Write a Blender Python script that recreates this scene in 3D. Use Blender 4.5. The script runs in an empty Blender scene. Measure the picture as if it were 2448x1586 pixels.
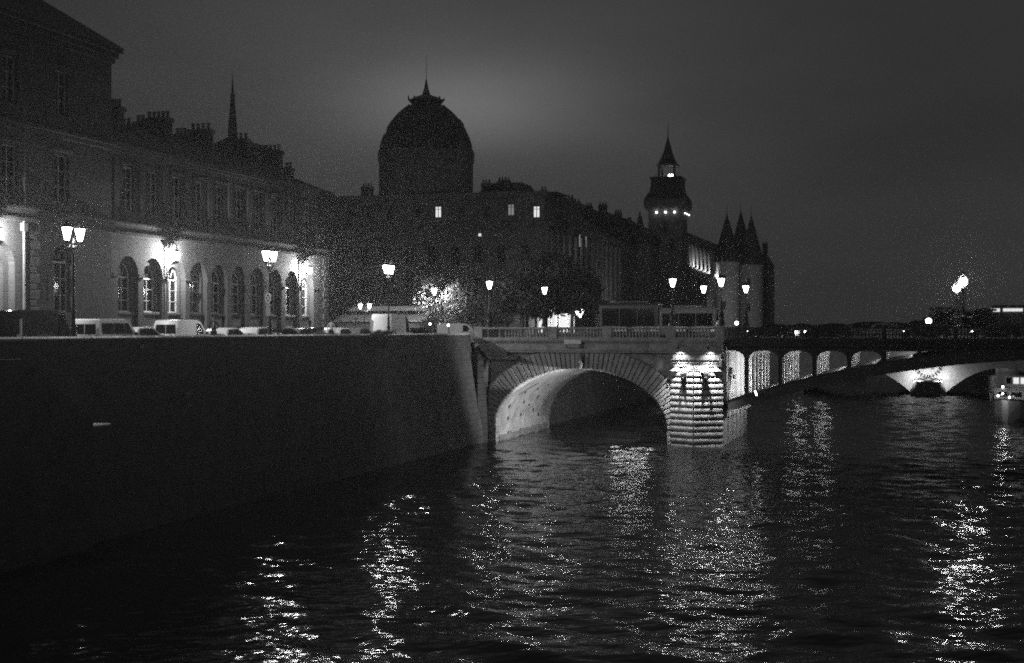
import bpy, bmesh, math, random
import numpy as np
from mathutils import Vector, Matrix

random.seed(7)
rng = np.random.default_rng(11)
R = math.radians
PI = math.pi
scene = bpy.context.scene
C = scene.collection

# ------------------------------------------------------------------ camera
cam_d = bpy.data.cameras.new('camera')
cam = bpy.data.objects.new('camera', cam_d)
C.objects.link(cam)
cam.location = (0, 0, 10.5)
cam.rotation_euler = (R(90), 0, 0)
cam_d.lens = 50
cam_d.sensor_width = 36
cam_d.shift_y = -0.00245
cam_d.clip_end = 3000
scene.camera = cam

# ------------------------------------------------------------------ night sky: dim overcast lit from below by the city
world = bpy.data.worlds.new('World')
scene.world = world
world.use_nodes = True
nt = world.node_tree
for n in list(nt.nodes):
    nt.nodes.remove(n)
def N(t, kind, **kw):
    n = t.nodes.new(kind)
    for k, v in kw.items():
        setattr(n, k, v)
    return n
out = N(nt, 'ShaderNodeOutputWorld')
bg = N(nt, 'ShaderNodeBackground')
tc = N(nt, 'ShaderNodeTexCoord')
sky = N(nt, 'ShaderNodeTexSky', sky_type='NISHITA')
sky.sun_disc = False
sky.sun_elevation = R(-6)
sky.sun_rotation = R(200)
bw = N(nt, 'ShaderNodeRGBToBW')
nt.links.new(sky.outputs[0], bw.inputs[0])
SKY_BASE, SKY_GLOW_WIDE, SKY_GLOW_CORE = 0.30, 0.33, 0.76
def glow(direction, sx, sz, amp):
    sub = N(nt, 'ShaderNodeVectorMath', operation='SUBTRACT')
    nt.links.new(tc.outputs['Generated'], sub.inputs[0])
    sub.inputs[1].default_value = direction
    mul = N(nt, 'ShaderNodeVectorMath', operation='MULTIPLY')
    nt.links.new(sub.outputs[0], mul.inputs[0])
    mul.inputs[1].default_value = (1 / sx, 1 / sx, 1 / sz)
    ln = N(nt, 'ShaderNodeVectorMath', operation='DOT_PRODUCT')
    nt.links.new(mul.outputs[0], ln.inputs[0]); nt.links.new(mul.outputs[0], ln.inputs[1])
    neg = N(nt, 'ShaderNodeMath', operation='MULTIPLY'); neg.inputs[1].default_value = -1
    nt.links.new(ln.outputs['Value'], neg.inputs[0])
    ex = N(nt, 'ShaderNodeMath', operation='EXPONENT')
    nt.links.new(neg.outputs[0], ex.inputs[0])
    am = N(nt, 'ShaderNodeMath', operation='MULTIPLY'); am.inputs[1].default_value = amp
    nt.links.new(ex.outputs[0], am.inputs[0])
    return am.outputs[0]
d1 = Vector((-0.045, 1, 0.170)).normalized()
d2 = Vector((-0.043, 1, 0.157)).normalized()
g1 = glow(d1, 0.20, 0.115, SKY_GLOW_WIDE)
g2 = glow(d2, 0.080, 0.030, SKY_GLOW_CORE)
cl = N(nt, 'ShaderNodeTexNoise')
cl.inputs['Scale'].default_value = 3.2
cl.inputs['Detail'].default_value = 4
mp = N(nt, 'ShaderNodeMapping'); mp.inputs['Scale'].default_value = (1, 1, 3.0)
nt.links.new(tc.outputs['Generated'], mp.inputs[0]); nt.links.new(mp.outputs[0], cl.inputs[0])
mr = N(nt, 'ShaderNodeMapRange')
mr.inputs['From Min'].default_value = 0.3; mr.inputs['From Max'].default_value = 0.7
mr.inputs['To Min'].default_value = 0.80; mr.inputs['To Max'].default_value = 1.20
nt.links.new(cl.outputs[0], mr.inputs[0])
def add(a, b):
    m = N(nt, 'ShaderNodeMath', operation='ADD')
    for i, s in enumerate((a, b)):
        if isinstance(s, (int, float)):
            m.inputs[i].default_value = s
        else:
            nt.links.new(s, m.inputs[i])
    return m.outputs[0]
tot = add(add(add(g1, g2), bw.outputs[0]), SKY_BASE)
mm = N(nt, 'ShaderNodeMath', operation='MULTIPLY')
nt.links.new(tot, mm.inputs[0]); nt.links.new(mr.outputs[0], mm.inputs[1])
nt.links.new(mm.outputs[0], bg.inputs['Color'])
bg.inputs['Strength'].default_value = 0.1
nt.links.new(bg.outputs[0], out.inputs[0])

scene.view_settings.view_transform = 'Standard'
scene.view_settings.look = 'None'
scene.view_settings.gamma = 1
scene.view_settings.exposure = 0
scene.view_settings.use_curve_mapping = False
cy = scene.cycles
cy.use_denoising = False
cy.denoiser = 'OPENIMAGEDENOISE'
cy.denoising_input_passes = 'RGB_ALBEDO_NORMAL'
cy.max_bounces = 6
cy.diffuse_bounces = 2
cy.glossy_bounces = 3
cy.transmission_bounces = 3
cy.volume_bounces = 0
cy.transparent_max_bounces = 8
cy.sample_clamp_indirect = 1.0
cy.sample_clamp_direct = 40
cy.caustics_reflective = False
cy.caustics_refractive = False
cy.use_light_tree = True
cy.blur_glossy = 0.3
cy.use_adaptive_sampling = False
cy.pixel_filter_type = 'BLACKMAN_HARRIS'
cy.filter_width = 1.9

# ------------------------------------------------------------------ frame of the quay: a = towards the river, b = along the quay away from the camera
OX, OY = -2.9, 133.0
AX, AY = 0.9612, -0.2759
ROT = math.atan2(AY, AX)
def W(a, b, z=0.0):
    return Vector((OX + a * AX - b * AY, OY + a * AY + b * AX, z))
def b_at(px, a):                      # distance along the quay of a thing at offset a seen at column px of the photograph
    t = (px - 1224) / 3400
    return (t * (OY + a * AY) - (OX + a * AX)) / (-AY - AX * t)
def a_at(px, b):
    t = (px - 1224) / 3400
    return (t * (OY + b * AX) - (OX - b * AY)) / (AX - AY * t)
def z_at(py, a, b):
    return 10.5 + (787 - py) * W(a, b).y / 3400
GROUND = 9.1
DECK = 9.55

# ------------------------------------------------------------------ materials (a monochrome place: neutral greys)
MATS = {}
def mat(name, base, rough=0.8, var=0.25, scale=1.5, bump=0.0, bscale=12.0, metal=0.0, streak=False, spec=0.5):
    m = bpy.data.materials.new(name); m.use_nodes = True
    t = m.node_tree
    p = t.nodes['Principled BSDF']
    p.inputs['Roughness'].default_value = rough
    p.inputs['Metallic'].default_value = metal
    p.inputs['Specular IOR Level'].default_value = spec
    c = N(t, 'ShaderNodeTexCoord')
    nz = N(t, 'ShaderNodeTexNoise'); nz.inputs['Scale'].default_value = scale; nz.inputs['Detail'].default_value = 6
    nz.inputs['Roughness'].default_value = 0.62
    if streak:
        mpn = N(t, 'ShaderNodeMapping'); mpn.inputs['Scale'].default_value = (1, 1, 0.22)
        t.links.new(c.outputs['Object'], mpn.inputs[0]); t.links.new(mpn.outputs[0], nz.inputs[0])
    else:
        t.links.new(c.outputs['Object'], nz.inputs[0])
    r = N(t, 'ShaderNodeMapRange')
    r.inputs['From Min'].default_value = 0.3; r.inputs['From Max'].default_value = 0.7
    r.inputs['To Min'].default_value = base * (1 - var); r.inputs['To Max'].default_value = base * (1 + var)
    t.links.new(nz.outputs[0], r.inputs[0])
    t.links.new(r.outputs[0], p.inputs['Base Color'])
    if bump:
        n2 = N(t, 'ShaderNodeTexNoise'); n2.inputs['Scale'].default_value = bscale; n2.inputs['Detail'].default_value = 5
        t.links.new(c.outputs['Object'], n2.inputs[0])
        bp = N(t, 'ShaderNodeBump'); bp.inputs['Strength'].default_value = bump; bp.inputs['Distance'].default_value = 0.05
        t.links.new(n2.outputs[0], bp.inputs['Height']); t.links.new(bp.outputs[0], p.inputs['Normal'])
    MATS[name] = m
    return m
def emit(name, strength):
    m = bpy.data.materials.new(name); m.use_nodes = True
    t = m.node_tree
    t.nodes.remove(t.nodes['Principled BSDF'])
    e = N(t, 'ShaderNodeEmission'); e.inputs['Strength'].default_value = strength
    t.links.new(e.outputs[0], t.nodes['Material Output'].inputs[0])
    MATS[name] = m
    return m
def glowing_glass(name, strength):
    """frosted lantern pane: glows evenly and lets the bulb behind it shine through"""
    m = emit(name, strength); t = m.node_tree
    e = [n for n in t.nodes if n.type == 'EMISSION'][0]
    tr = N(t, 'ShaderNodeBsdfTransparent'); ad = N(t, 'ShaderNodeAddShader')
    t.links.new(e.outputs[0], ad.inputs[0]); t.links.new(tr.outputs[0], ad.inputs[1])
    t.links.new(ad.outputs[0], t.nodes['Material Output'].inputs[0])
    return m
M = MATS
mat('facade_stone', 0.062, 0.9, 0.38, 0.9, 0.5, 9, streak=True)
mat('old_stone', 0.22, 0.9, 0.4, 0.8, 0.6, 8)
mat('bridge_stone', 0.34, 0.88, 0.34, 1.6, 0.5, 10)
mat('vault_stone', 0.40, 0.9, 0.42, 0.9, 0.7, 6)
mat('wet_stone', 0.045, 0.8, 0.4, 0.9, 0.6, 6)  # abutment stone with shade put into its colour, beyond the ring floodlight
mat('quay_stone', 0.095, 0.95, 0.4, 0.7, 0.8, 4)
mat('coping_stone', 0.66, 0.85, 0.25, 2.0, 0.3, 14)
mat('slate', 0.05, 0.6, 0.3, 2.0, 0.4, 20)
mat('zinc', 0.12, 0.5, 0.3, 1.0, 0.1, 10)
mat('brickwork', 0.12, 0.9, 0.3, 3.0, 0.4, 20)
mat('terracotta', 0.12, 0.9, 0.2, 4.0)
mat('asphalt', 0.055, 0.9, 0.3, 4.0, 0.4, 60)
mat('pavement_stone', 0.22, 0.85, 0.3, 3.0, 0.3, 20)
mat('black_iron', 0.02, 0.45, 0.3, 6.0, 0.15, 30, spec=0.5)
mat('bronze', 0.025, 0.4, 0.3, 8.0, 0.6, 20, metal=0.3)
mat('dark_steel', 0.045, 0.55, 0.25, 2.5, 0.2, 12)  # bridge steel with the shade of its unlit parts put into the colour
mat('steel_paint', 0.34, 0.6, 0.25, 2.5, 0.2, 12)
mat('white_paint', 0.80, 0.35, 0.06, 1.2)
mat('white_van_paint', 0.78, 0.4, 0.08, 1.0)
mat('silver_paint', 0.42, 0.3, 0.08, 1.0, metal=0.3)
mat('grey_paint', 0.16, 0.3, 0.1, 1.0)
mat('bus_paint', 0.05, 0.35, 0.1, 1.0)
mat('black_paint', 0.010, 0.07, 0.2, 1.0, spec=0.35)
mat('dark_trim', 0.02, 0.6, 0.2, 5.0)
mat('rubber', 0.02, 0.9, 0.2, 8.0)
mat('alloy', 0.35, 0.35, 0.1, 3.0, metal=0.7)
mat('window_glass', 0.008, 0.06, 0.1, 1.0, spec=0.6)
mat('frame_wood', 0.42, 0.7, 0.2, 4.0)
mat('bark', 0.16, 0.95, 0.45, 5.0, 0.6, 20)
mat('sign_white', 0.72, 0.5, 0.06, 3.0)
mat('sign_dark', 0.05, 0.5, 0.1, 3.0)
mat('sign_grey', 0.34, 0.6, 0.3, 14.0)
mat('cloth_dark', 0.022, 0.9, 0.3, 20)
mat('cloth_white', 0.66, 0.9, 0.08, 8)
mat('skin', 0.28, 0.6, 0.1, 10)
mat('hair', 0.015, 0.7, 0.2, 30)
mat('canvas', 0.5, 0.85, 0.2, 3.0)
mat('market_roof', 0.38, 0.6, 0.25, 2.0)
mat('market_wall', 0.10, 0.7, 0.3, 3.0)
mat('hull_white', 0.5, 0.5, 0.15, 2.0)
mat('far_leaf', 0.04, 0.9, 0.3, 0.5)
# leaves let a little light through
m = mat('foliage', 0.075, 0.7, 0.5, 3.0)
_t = m.node_tree; _p = _t.nodes['Principled BSDF']
_tr = N(_t, 'ShaderNodeBsdfTranslucent'); _tr.inputs[0].default_value = (0.06, 0.06, 0.06, 1)
_mx = N(_t, 'ShaderNodeMixShader'); _mx.inputs[0].default_value = 0.35
_t.links.new(_p.outputs[0], _mx.inputs[1]); _t.links.new(_tr.outputs[0], _mx.inputs[2])
_t.links.new(_mx.outputs[0], _t.nodes['Material Output'].inputs[0])
# large pale leaves
m = mat('pale_foliage', 0.11, 0.6, 0.4, 3.0)
_t = m.node_tree; _p = _t.nodes['Principled BSDF']
_tr = N(_t, 'ShaderNodeBsdfTranslucent'); _tr.inputs[0].default_value = (0.10, 0.10, 0.10, 1)
_mx = N(_t, 'ShaderNodeMixShader'); _mx.inputs[0].default_value = 0.4
_t.links.new(_p.outputs[0], _mx.inputs[1]); _t.links.new(_tr.outputs[0], _mx.inputs[2])
_t.links.new(_mx.outputs[0], _t.nodes['Material Output'].inputs[0])
# quay wall: coursed blocks in fine relief
def coursed(name, bw_, bh_, strength):
    t = MATS[name].node_tree
    p = t.nodes['Principled BSDF']
    c = N(t, 'ShaderNodeTexCoord')
    sp = N(t, 'ShaderNodeSeparateXYZ'); t.links.new(c.outputs['Object'], sp.inputs[0])
    cb = N(t, 'ShaderNodeCombineXYZ'); t.links.new(sp.outputs['Y'], cb.inputs['X']); t.links.new(sp.outputs['Z'], cb.inputs['Y'])
    br = N(t, 'ShaderNodeTexBrick')
    br.inputs['Scale'].default_value = 1; br.inputs['Brick Width'].default_value = bw_; br.inputs['Row Height'].default_value = bh_
    br.inputs['Mortar Size'].default_value = 0.025; br.inputs['Mortar Smooth'].default_value = 0.3
    t.links.new(cb.outputs[0], br.inputs[0])
    inv = N(t, 'ShaderNodeMath', operation='SUBTRACT'); inv.inputs[0].default_value = 1
    t.links.new(br.outputs['Fac'], inv.inputs[1])
    bp = N(t, 'ShaderNodeBump'); bp.inputs['Strength'].default_value = strength; bp.inputs['Distance'].default_value = 0.04
    old = p.inputs['Normal'].links[0].from_socket if p.inputs['Normal'].links else None
    if old: t.links.new(old, bp.inputs['Normal'])
    t.links.new(inv.outputs[0], bp.inputs['Height']); t.links.new(bp.outputs[0], p.inputs['Normal'])
coursed('quay_stone', 1.5, 0.55, 1.0)
coursed('facade_stone', 1.1, 0.52, 0.55)
# what gives off light
for n_, s_ in (('lantern_quay', 13), ('lantern_bridge', 6), ('lantern_globe', 8), ('lantern_wall', 10), ('lantern_tree', 14), ('lantern_market', 6)):
    glowing_glass(n_, s_)
BULB = {'boat': 60, 'lantern_market': 900, 'lantern_quay': 430, 'lantern_bridge': 240, 'lantern_globe': 620, 'lantern_wall': 3600, 'lantern_tree': 5500}
def bulb(parent, x, y, z, kind, r=0.16):
    l = bpy.data.lights.new('bulb', 'POINT'); l.energy = BULB[kind]; l.shadow_soft_size = r
    o = bpy.data.objects.new('bulb', l); C.objects.link(o); o.parent = parent; o.location = (x, y, z)
    return o
emit('lantern_small', 12)
emit('lit_window', 0.9)
emit('dim_window', 0.22)
emit('head_light', 14)
emit('tail_light', 0.5)
emit('street_glint', 10)
emit('lit_interior', 1.0)
emit('spot_face', 22)
emit('parapet_lens', 9)
emit('gallery_glow', 4)

# ------------------------------------------------------------------ mesh helpers
ORG = {}
class MB:
    def __init__(self):
        self.v = []; self.f = []
    def add(self, vs, fs):
        n = len(self.v)
        self.v += [tuple(p) for p in vs]
        self.f += [tuple(i + n for i in q) for q in fs]
        return self
    def box(self, x0, x1, y0, y1, z0, z1):
        return self.add([(x0,y0,z0),(x1,y0,z0),(x1,y1,z0),(x0,y1,z0),(x0,y0,z1),(x1,y0,z1),(x1,y1,z1),(x0,y1,z1)],
                 [(3,2,1,0),(4,5,6,7),(0,1,5,4),(1,2,6,5),(2,3,7,6),(3,0,4,7)])
    def bbox(self, x0, x1, y0, y1, z0, z1, c):          # box with its long top and side edges chamfered
        lo = [(x0+c,y0+c),(x1-c,y0+c),(x1-c,y1-c),(x0+c,y1-c)]; hi = [(x0,y0),(x1,y0),(x1,y1),(x0,y1)]
        vs = [(x,y,z0) for x,y in lo] + [(x,y,z0+c) for x,y in hi] + [(x,y,z1-c) for x,y in hi] + [(x,y,z1) for x,y in lo]
        fs = [(3,2,1,0),(12,13,14,15)]
        for r in range(3):
            for i in range(4):
                j = (i+1) % 4
                fs.append((r*4+i, r*4+j, r*4+4+j, r*4+4+i))
        return self.add(vs, fs)
    def prism(self, poly, lo, hi, axis='y'):
        n = len(poly)
        def p3(u, w, d):
            return {'y': (u, d, w), 'x': (d, u, w), 'z': (u, w, d)}[axis]
        vs = [p3(u, w, lo) for u, w in poly] + [p3(u, w, hi) for u, w in poly]
        fs = [tuple(range(n)), tuple(range(2*n-1, n-1, -1))]
        for i in range(n):
            j = (i+1) % n
            fs.append((i, i+n, j+n, j))
        return self.add(vs, fs)
    def loft(self, rings, close=True, cap0=True, cap1=True):
        n = len(rings[0]); vs = [p for r in rings for p in r]; fs = []
        for r in range(len(rings)-1):
            for i in range(n if close else n-1):
                j = (i+1) % n
                fs.append((r*n+i, r*n+j, (r+1)*n+j, (r+1)*n+i))
        if cap0: fs.append(tuple(range(n-1, -1, -1)))
        if cap1: fs.append(tuple((len(rings)-1)*n+i for i in range(n)))
        return self.add(vs, fs)
    def lathe(self, prof, n=12, cx=0, cy=0, ph=0.0, sx=1, sy=1, cap=True):
        rings = [[(cx+sx*r*math.cos(ph+2*PI*i/n), cy+sy*r*math.sin(ph+2*PI*i/n), z) for i in range(n)] for r, z in prof]
        return self.loft(rings, True, cap, cap)
    def tube(self, pts, r, n=8):
        if not isinstance(r, (list, tuple)): r = [r]*len(pts)
        pts = [Vector(p) for p in pts]; rings = []
        for i, p in enumerate(pts):
            d = (pts[min(i+1, len(pts)-1)] - pts[max(i-1, 0)])
            if d.length < 1e-6: d = Vector((0,0,1))
            d.normalize()
            up = Vector((0,0,1)) if abs(d.z) < 0.9 else Vector((1,0,0))
            x = d.cross(up).normalized(); y = d.cross(x).normalized()
            rings.append([tuple(p + (x*math.cos(2*PI*k/n) + y*math.sin(2*PI*k/n))*r[i]) for k in range(n)])
        return self.loft(rings)
    def stone(self, poly, y0, y1, c=0.04):             # dressed block: poly in (x,z), front at y0, its arrises chamfered
        cx = sum(p[0] for p in poly)/len(poly); cz = sum(p[1] for p in poly)/len(poly)
        n = len(poly)
        ins = []
        for x, z in poly:
            dx, dz = cx-x, cz-z; L = math.hypot(dx, dz) or 1
            k = min(c*1.5/L, 0.4); ins.append((x+dx*k, z+dz*k))
        rings = [[(x, y1, z) for x, z in poly], [(x, y0+c, z) for x, z in poly], [(x, y0, z) for x, z in ins]]
        return self.loft(rings)
    def ball(self, c, r, n=10, m=6, sz=1.0):
        prof = [(max(1e-4, r*math.sin(PI*i/m)), c[2]-r*sz*math.cos(PI*i/m)) for i in range(m+1)]
        return self.lathe(prof, n, c[0], c[1])
    def build(self, name, material, parent=None, smooth=False, origin=None):
        o3 = origin
        if o3 is None:
            q = parent
            while q is not None and q.name not in ORG: q = q.parent
            o3 = ORG.get(q.name, (0,0,0)) if q is not None else (0,0,0)
        me = bpy.data.meshes.new(name)
        me.from_pydata([(x-o3[0], y-o3[1], z-o3[2]) for x, y, z in self.v], [], self.f)
        bm = bmesh.new(); bm.from_mesh(me)
        bmesh.ops.recalc_face_normals(bm, faces=bm.faces); bm.to_mesh(me); bm.free()
        me.materials.append(MATS[material] if isinstance(material, str) else material)
        if smooth:
            me.polygons.foreach_set('use_smooth', [True]*len(me.polygons))
            try: me.set_sharp_from_angle(angle=R(40))
            except Exception: pass
        me.update()
        o = bpy.data.objects.new(name, me); C.objects.link(o)
        if parent is not None: o.parent = parent
        return o
def thing(name, label, cat, a=0, b=0, z=0, rot=0, group=None, island=True):
    """Empty at the base of a thing. island=True: its meshes are given in (a, b, z) of the quay."""
    o = bpy.data.objects.new(name, None); C.objects.link(o)
    o.empty_display_size = 0.3
    o.location = W(a, b, z); o.rotation_euler = (0, 0, ROT + rot)
    o['label'] = label; o['category'] = cat
    if group: o['group'] = group
    ORG[o.name] = (a, b, z) if island else (0, 0, 0)
    return o
def top(mb, name, material, label, cat, a=0, b=0, z=0, rot=0, group=None, kind=None, smooth=False):
    """A thing that is one mesh, in its own local frame."""
    o = mb.build(name, material, None, smooth, (0,0,0))
    o.location = W(a, b, z); o.rotation_euler = (0, 0, ROT + rot)
    if label: o['label'] = label
    if cat: o['category'] = cat
    if group: o['group'] = group
    if kind: o['kind'] = kind
    return o
def dup(root, a, b, z, rot=0, label=None, group=None):
    r = root.copy(); C.objects.link(r)
    r.location = W(a, b, z); r.rotation_euler = (0, 0, ROT + rot)
    if label: r['label'] = label
    if group: r['group'] = group
    for ch in list(root.children):
        c = ch.copy(); C.objects.link(c); c.parent = r
        for g in ch.children:
            d = g.copy(); C.objects.link(d); d.parent = c
    return r
def same(o, parent, dx=0, dy=0, dz=0):                 # another piece sharing its mesh
    c = o.copy(); C.objects.link(c); c.parent = parent
    c.location = (o.location[0]+dx, o.location[1]+dy, o.location[2]+dz)
    return c
def spot(name, a, b, z, aim, power, cone, blend=0.6, size=0.06, parent=None):
    l = bpy.data.lights.new(name, 'SPOT'); l.energy = power; l.spot_size = R(cone); l.spot_blend = blend; l.shadow_soft_size = size
    o = bpy.data.objects.new(name, l); C.objects.link(o)
    p = W(a, b, z); q = W(*aim)
    o.location = p
    o.rotation_euler = (q - p).to_track_quat('-Z', 'Y').to_euler()
    return o

# ================================================================== WATER
def wave_field(nx, ny, dx, seed=3):
    g = np.random.default_rng(seed)
    kx = np.fft.fftfreq(nx, dx)*2*PI; ky = np.fft.fftfreq(ny, dx)*2*PI
    KX, KY = np.meshgrid(kx, ky)
    k = np.hypot(KX, KY) + 1e-6
    lam = 2*PI/k
    amp = np.where((lam > 0.75) & (lam < 14), k**-2.1, 0) * np.exp(-(1.1/lam)**2*0.35)
    amp *= 1/(1+(lam/4.5)**3)
    cosw = np.abs(KX*0.55 + KY*0.83)/k
    amp *= 0.30 + 0.70*cosw**2
    ph = g.normal(size=k.shape) + 1j*g.normal(size=k.shape)
    h = np.real(np.fft.ifft2(amp*ph))
    gx = np.gradient(h, dx, axis=1); gy = np.gradient(h, dx, axis=0)
    return h / math.sqrt((gx**2+gy**2).mean())
WAVE_SLOPE = 0.084
def make_water():
    x0, x1, y0, y1, d = -52.0, 106.0, 30.0, 236.0, 0.32
    nx = int((x1-x0)/d)+1; ny = int((y1-y0)/d)+1
    h = wave_field(nx, ny, d)*WAVE_SLOPE
    # patches of calmer and rougher water
    yy, xx = np.mgrid[0:ny, 0:nx]
    cal = 1 + 0.35*np.sin(xx*d*0.11+yy*d*0.05)*np.sin(yy*d*0.13-xx*d*0.03+1.0)
    h = h*cal
    ex = np.minimum.reduce([xx, nx-1-xx, yy, ny-1-yy])
    h *= np.clip(ex/6.0, 0, 1)
    co = np.empty((ny*nx, 3), np.float32)
    co[:,0] = (x0+xx*d).ravel(); co[:,1] = (y0+yy*d).ravel(); co[:,2] = h.ravel()
    i = (np.arange(ny-1)[:,None]*nx + np.arange(nx-1)[None,:]).ravel()
    q = np.stack([i, i+1, i+nx+1, i+nx], 1)
    # flat sheet around the ruffled part
    X1, Y1 = x0+(nx-1)*d, y0+(ny-1)*d
    e = 900.0
    ext = np.array([(-e,-200,0),(e,-200,0),(e,y0,0),(-e,y0,0),(-e,Y1,0),(e,Y1,0),(e,1100,0),(-e,1100,0),(x0,y0,0),(X1,y0,0),(X1,Y1,0),(x0,Y1,0)], np.float32)
    n0 = len(co); co = np.concatenate([co, ext])
    eq = np.array([(0,1,2,3),(4,5,6,7),(3,8,11,4),(9,2,5,10)])+n0
    q = np.concatenate([q, eq])
    me = bpy.data.meshes.new('water')
    me.vertices.add(len(co)); me.vertices.foreach_set('co', co.ravel())
    me.loops.add(q.size); me.loops.foreach_set('vertex_index', q.astype(np.int32).ravel())
    me.polygons.add(len(q)); me.polygons.foreach_set('loop_start', np.arange(0, q.size, 4, dtype=np.int32))
    me.polygons.foreach_set('use_smooth', np.ones(len(q), bool))
    me.update(calc_edges=True)
    m = bpy.data.materials.new('river_water'); m.use_nodes = True
    t = m.node_tree; p = t.nodes['Principled BSDF']
    p.inputs['Base Color'].default_value = (0.012, 0.012, 0.012, 1)
    p.inputs['Roughness'].default_value = 0.10
    p.inputs['IOR'].default_value = 1.33
    p.inputs['Specular IOR Level'].default_value = 0.5
    c = N(t, 'ShaderNodeTexCoord')
    mpn = N(t, 'ShaderNodeMapping'); mpn.inputs['Rotation'].default_value = (0,0,R(-18)); mpn.inputs['Scale'].default_value = (0.8,1.3,1)
    t.links.new(c.outputs['Object'], mpn.inputs[0])
    n1 = N(t, 'ShaderNodeTexNoise'); n1.inputs['Scale'].default_value = 1.5; n1.inputs['Detail'].default_value = 1.6; n1.inputs['Roughness'].default_value = 0.5
    t.links.new(mpn.outputs[0], n1.inputs[0])
    bp = N(t, 'ShaderNodeBump'); bp.inputs['Strength'].default_value = 1.0; bp.inputs['Distance'].default_value = 0.07
    t.links.new(n1.outputs[0], bp.inputs['Height'])
    t.links.new(bp.outputs[0], p.inputs['Normal'])
    me.materials.append(m)
    o = bpy.data.objects.new('water', me); C.objects.link(o)
    o['kind'] = 'structure'
    return o
make_water()

# ================================================================== GROUND of the island, pavement, road on the bridge
def struct(mb, name, material):
    return top(mb, name, material, None, None, 0, 0, 0, kind='structure')
struct(MB().box(-260, -1.02, -150, -0.6, -2, GROUND).box(-260, -1.02, -0.6, 560, -2, GROUND-0.002), 'ground', 'asphalt')
struct(MB().box(-3.2, -1.35, -149, -1.2, GROUND+0.004, GROUND+0.36), 'pavement', 'pavement_stone')
struct(MB().box(-13.9, -11.3, -149, -1.2, GROUND+0.004, GROUND+0.14), 'footpath', 'pavement_stone')

# ================================================================== QUAY WALL
def wall_a(z): return -0.80 + (10.0-z)*0.14
qw = thing('quay_wall', 'long battered stone embankment wall with a pale coping along the river', 'wall', -0.8, -60, 0)
mb = MB()
zt = 9.92
ys = np.linspace(-149, -1.0, 75)
rings = []
for y in ys:
    rings.append([(-1.9, y, -1.5), (wall_a(-1.5), y, -1.5), (wall_a(zt), y, zt), (-1.25, y, zt), (-1.25, y, 8.0), (-1.9, y, 8.0)])
mb.loft(rings); mb.build('wall', 'quay_stone', qw)
y = -96.0; first = None
while y < -1.2:
    L = min(random.uniform(1.7, 2.5), -1.0-y)
    mb = MB().bbox(-1.34, -0.70, y+0.006, y+L-0.006, zt+0.002, zt+0.21 + random.uniform(-0.006, 0.006), 0.12)
    mb.build('coping_stone', 'coping_stone', qw)
    y += L
# the same wall goes on beyond the bridge
q2 = thing('quay_wall', 'dark embankment wall of the island continuing behind the stone bridge', 'wall', -0.8, 120, 0)
MB().loft([[(-1.9, y, -1.5), (wall_a(-1.5), y, -1.5), (wall_a(zt), y, zt), (-1.25, y, zt), (-1.25, y, 8.0), (-1.9, y, 8.0)] for y in (22, 100, 200, 300, 420)]).build('wall', 'quay_stone', q2)
MB().box(-1.34, -0.70, 22, 420, zt+0.002, zt+0.2).build('coping', 'coping_stone', q2)

# steps down the face of the wall at the left, with the small landing that catches the lamp
bl = b_at(188, 0.7)
st = thing('river_stairs', 'dark stone stairs running down the wall to a small lit landing', 'stairs', 0.3, bl, 0)
zl = z_at(1017, 0.0, bl)
n = 22
b_hi = b_at(20, 0.7)
for i in range(n):
    f0, f1 = i/n, (i+1)/n
    ya, yb = b_hi+(bl-b_hi)*f0, b_hi+(bl-b_hi)*f1
    zz = zl + 3.0*(1-f1)
    MB().box(wall_a(zz)-0.05-0.02*0, 1.25, ya+0.002, yb, -1, zz).build('step', 'quay_stone', st)
MB().box(1.26, 1.5, b_hi-6, bl, -1, zl+0.02).prism([(b_hi-6, zl+0.02), (bl, zl+0.02), (bl, zl+0.3), (b_hi, zl+3.3), (b_hi-6, zl+3.3)], 1.26, 1.5, 'x').build('side_wall', 'quay_stone', st)
MB().box(-0.3, 1.25, b_hi-6, b_hi, -1, zl+3.0).build('upper_landing', 'quay_stone', st)
MB().bbox(-0.3, 1.3, bl+0.01, b_at(240, 0.7), zl-0.14, zl, 0.04).build('landing', 'coping_stone', st)

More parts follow.
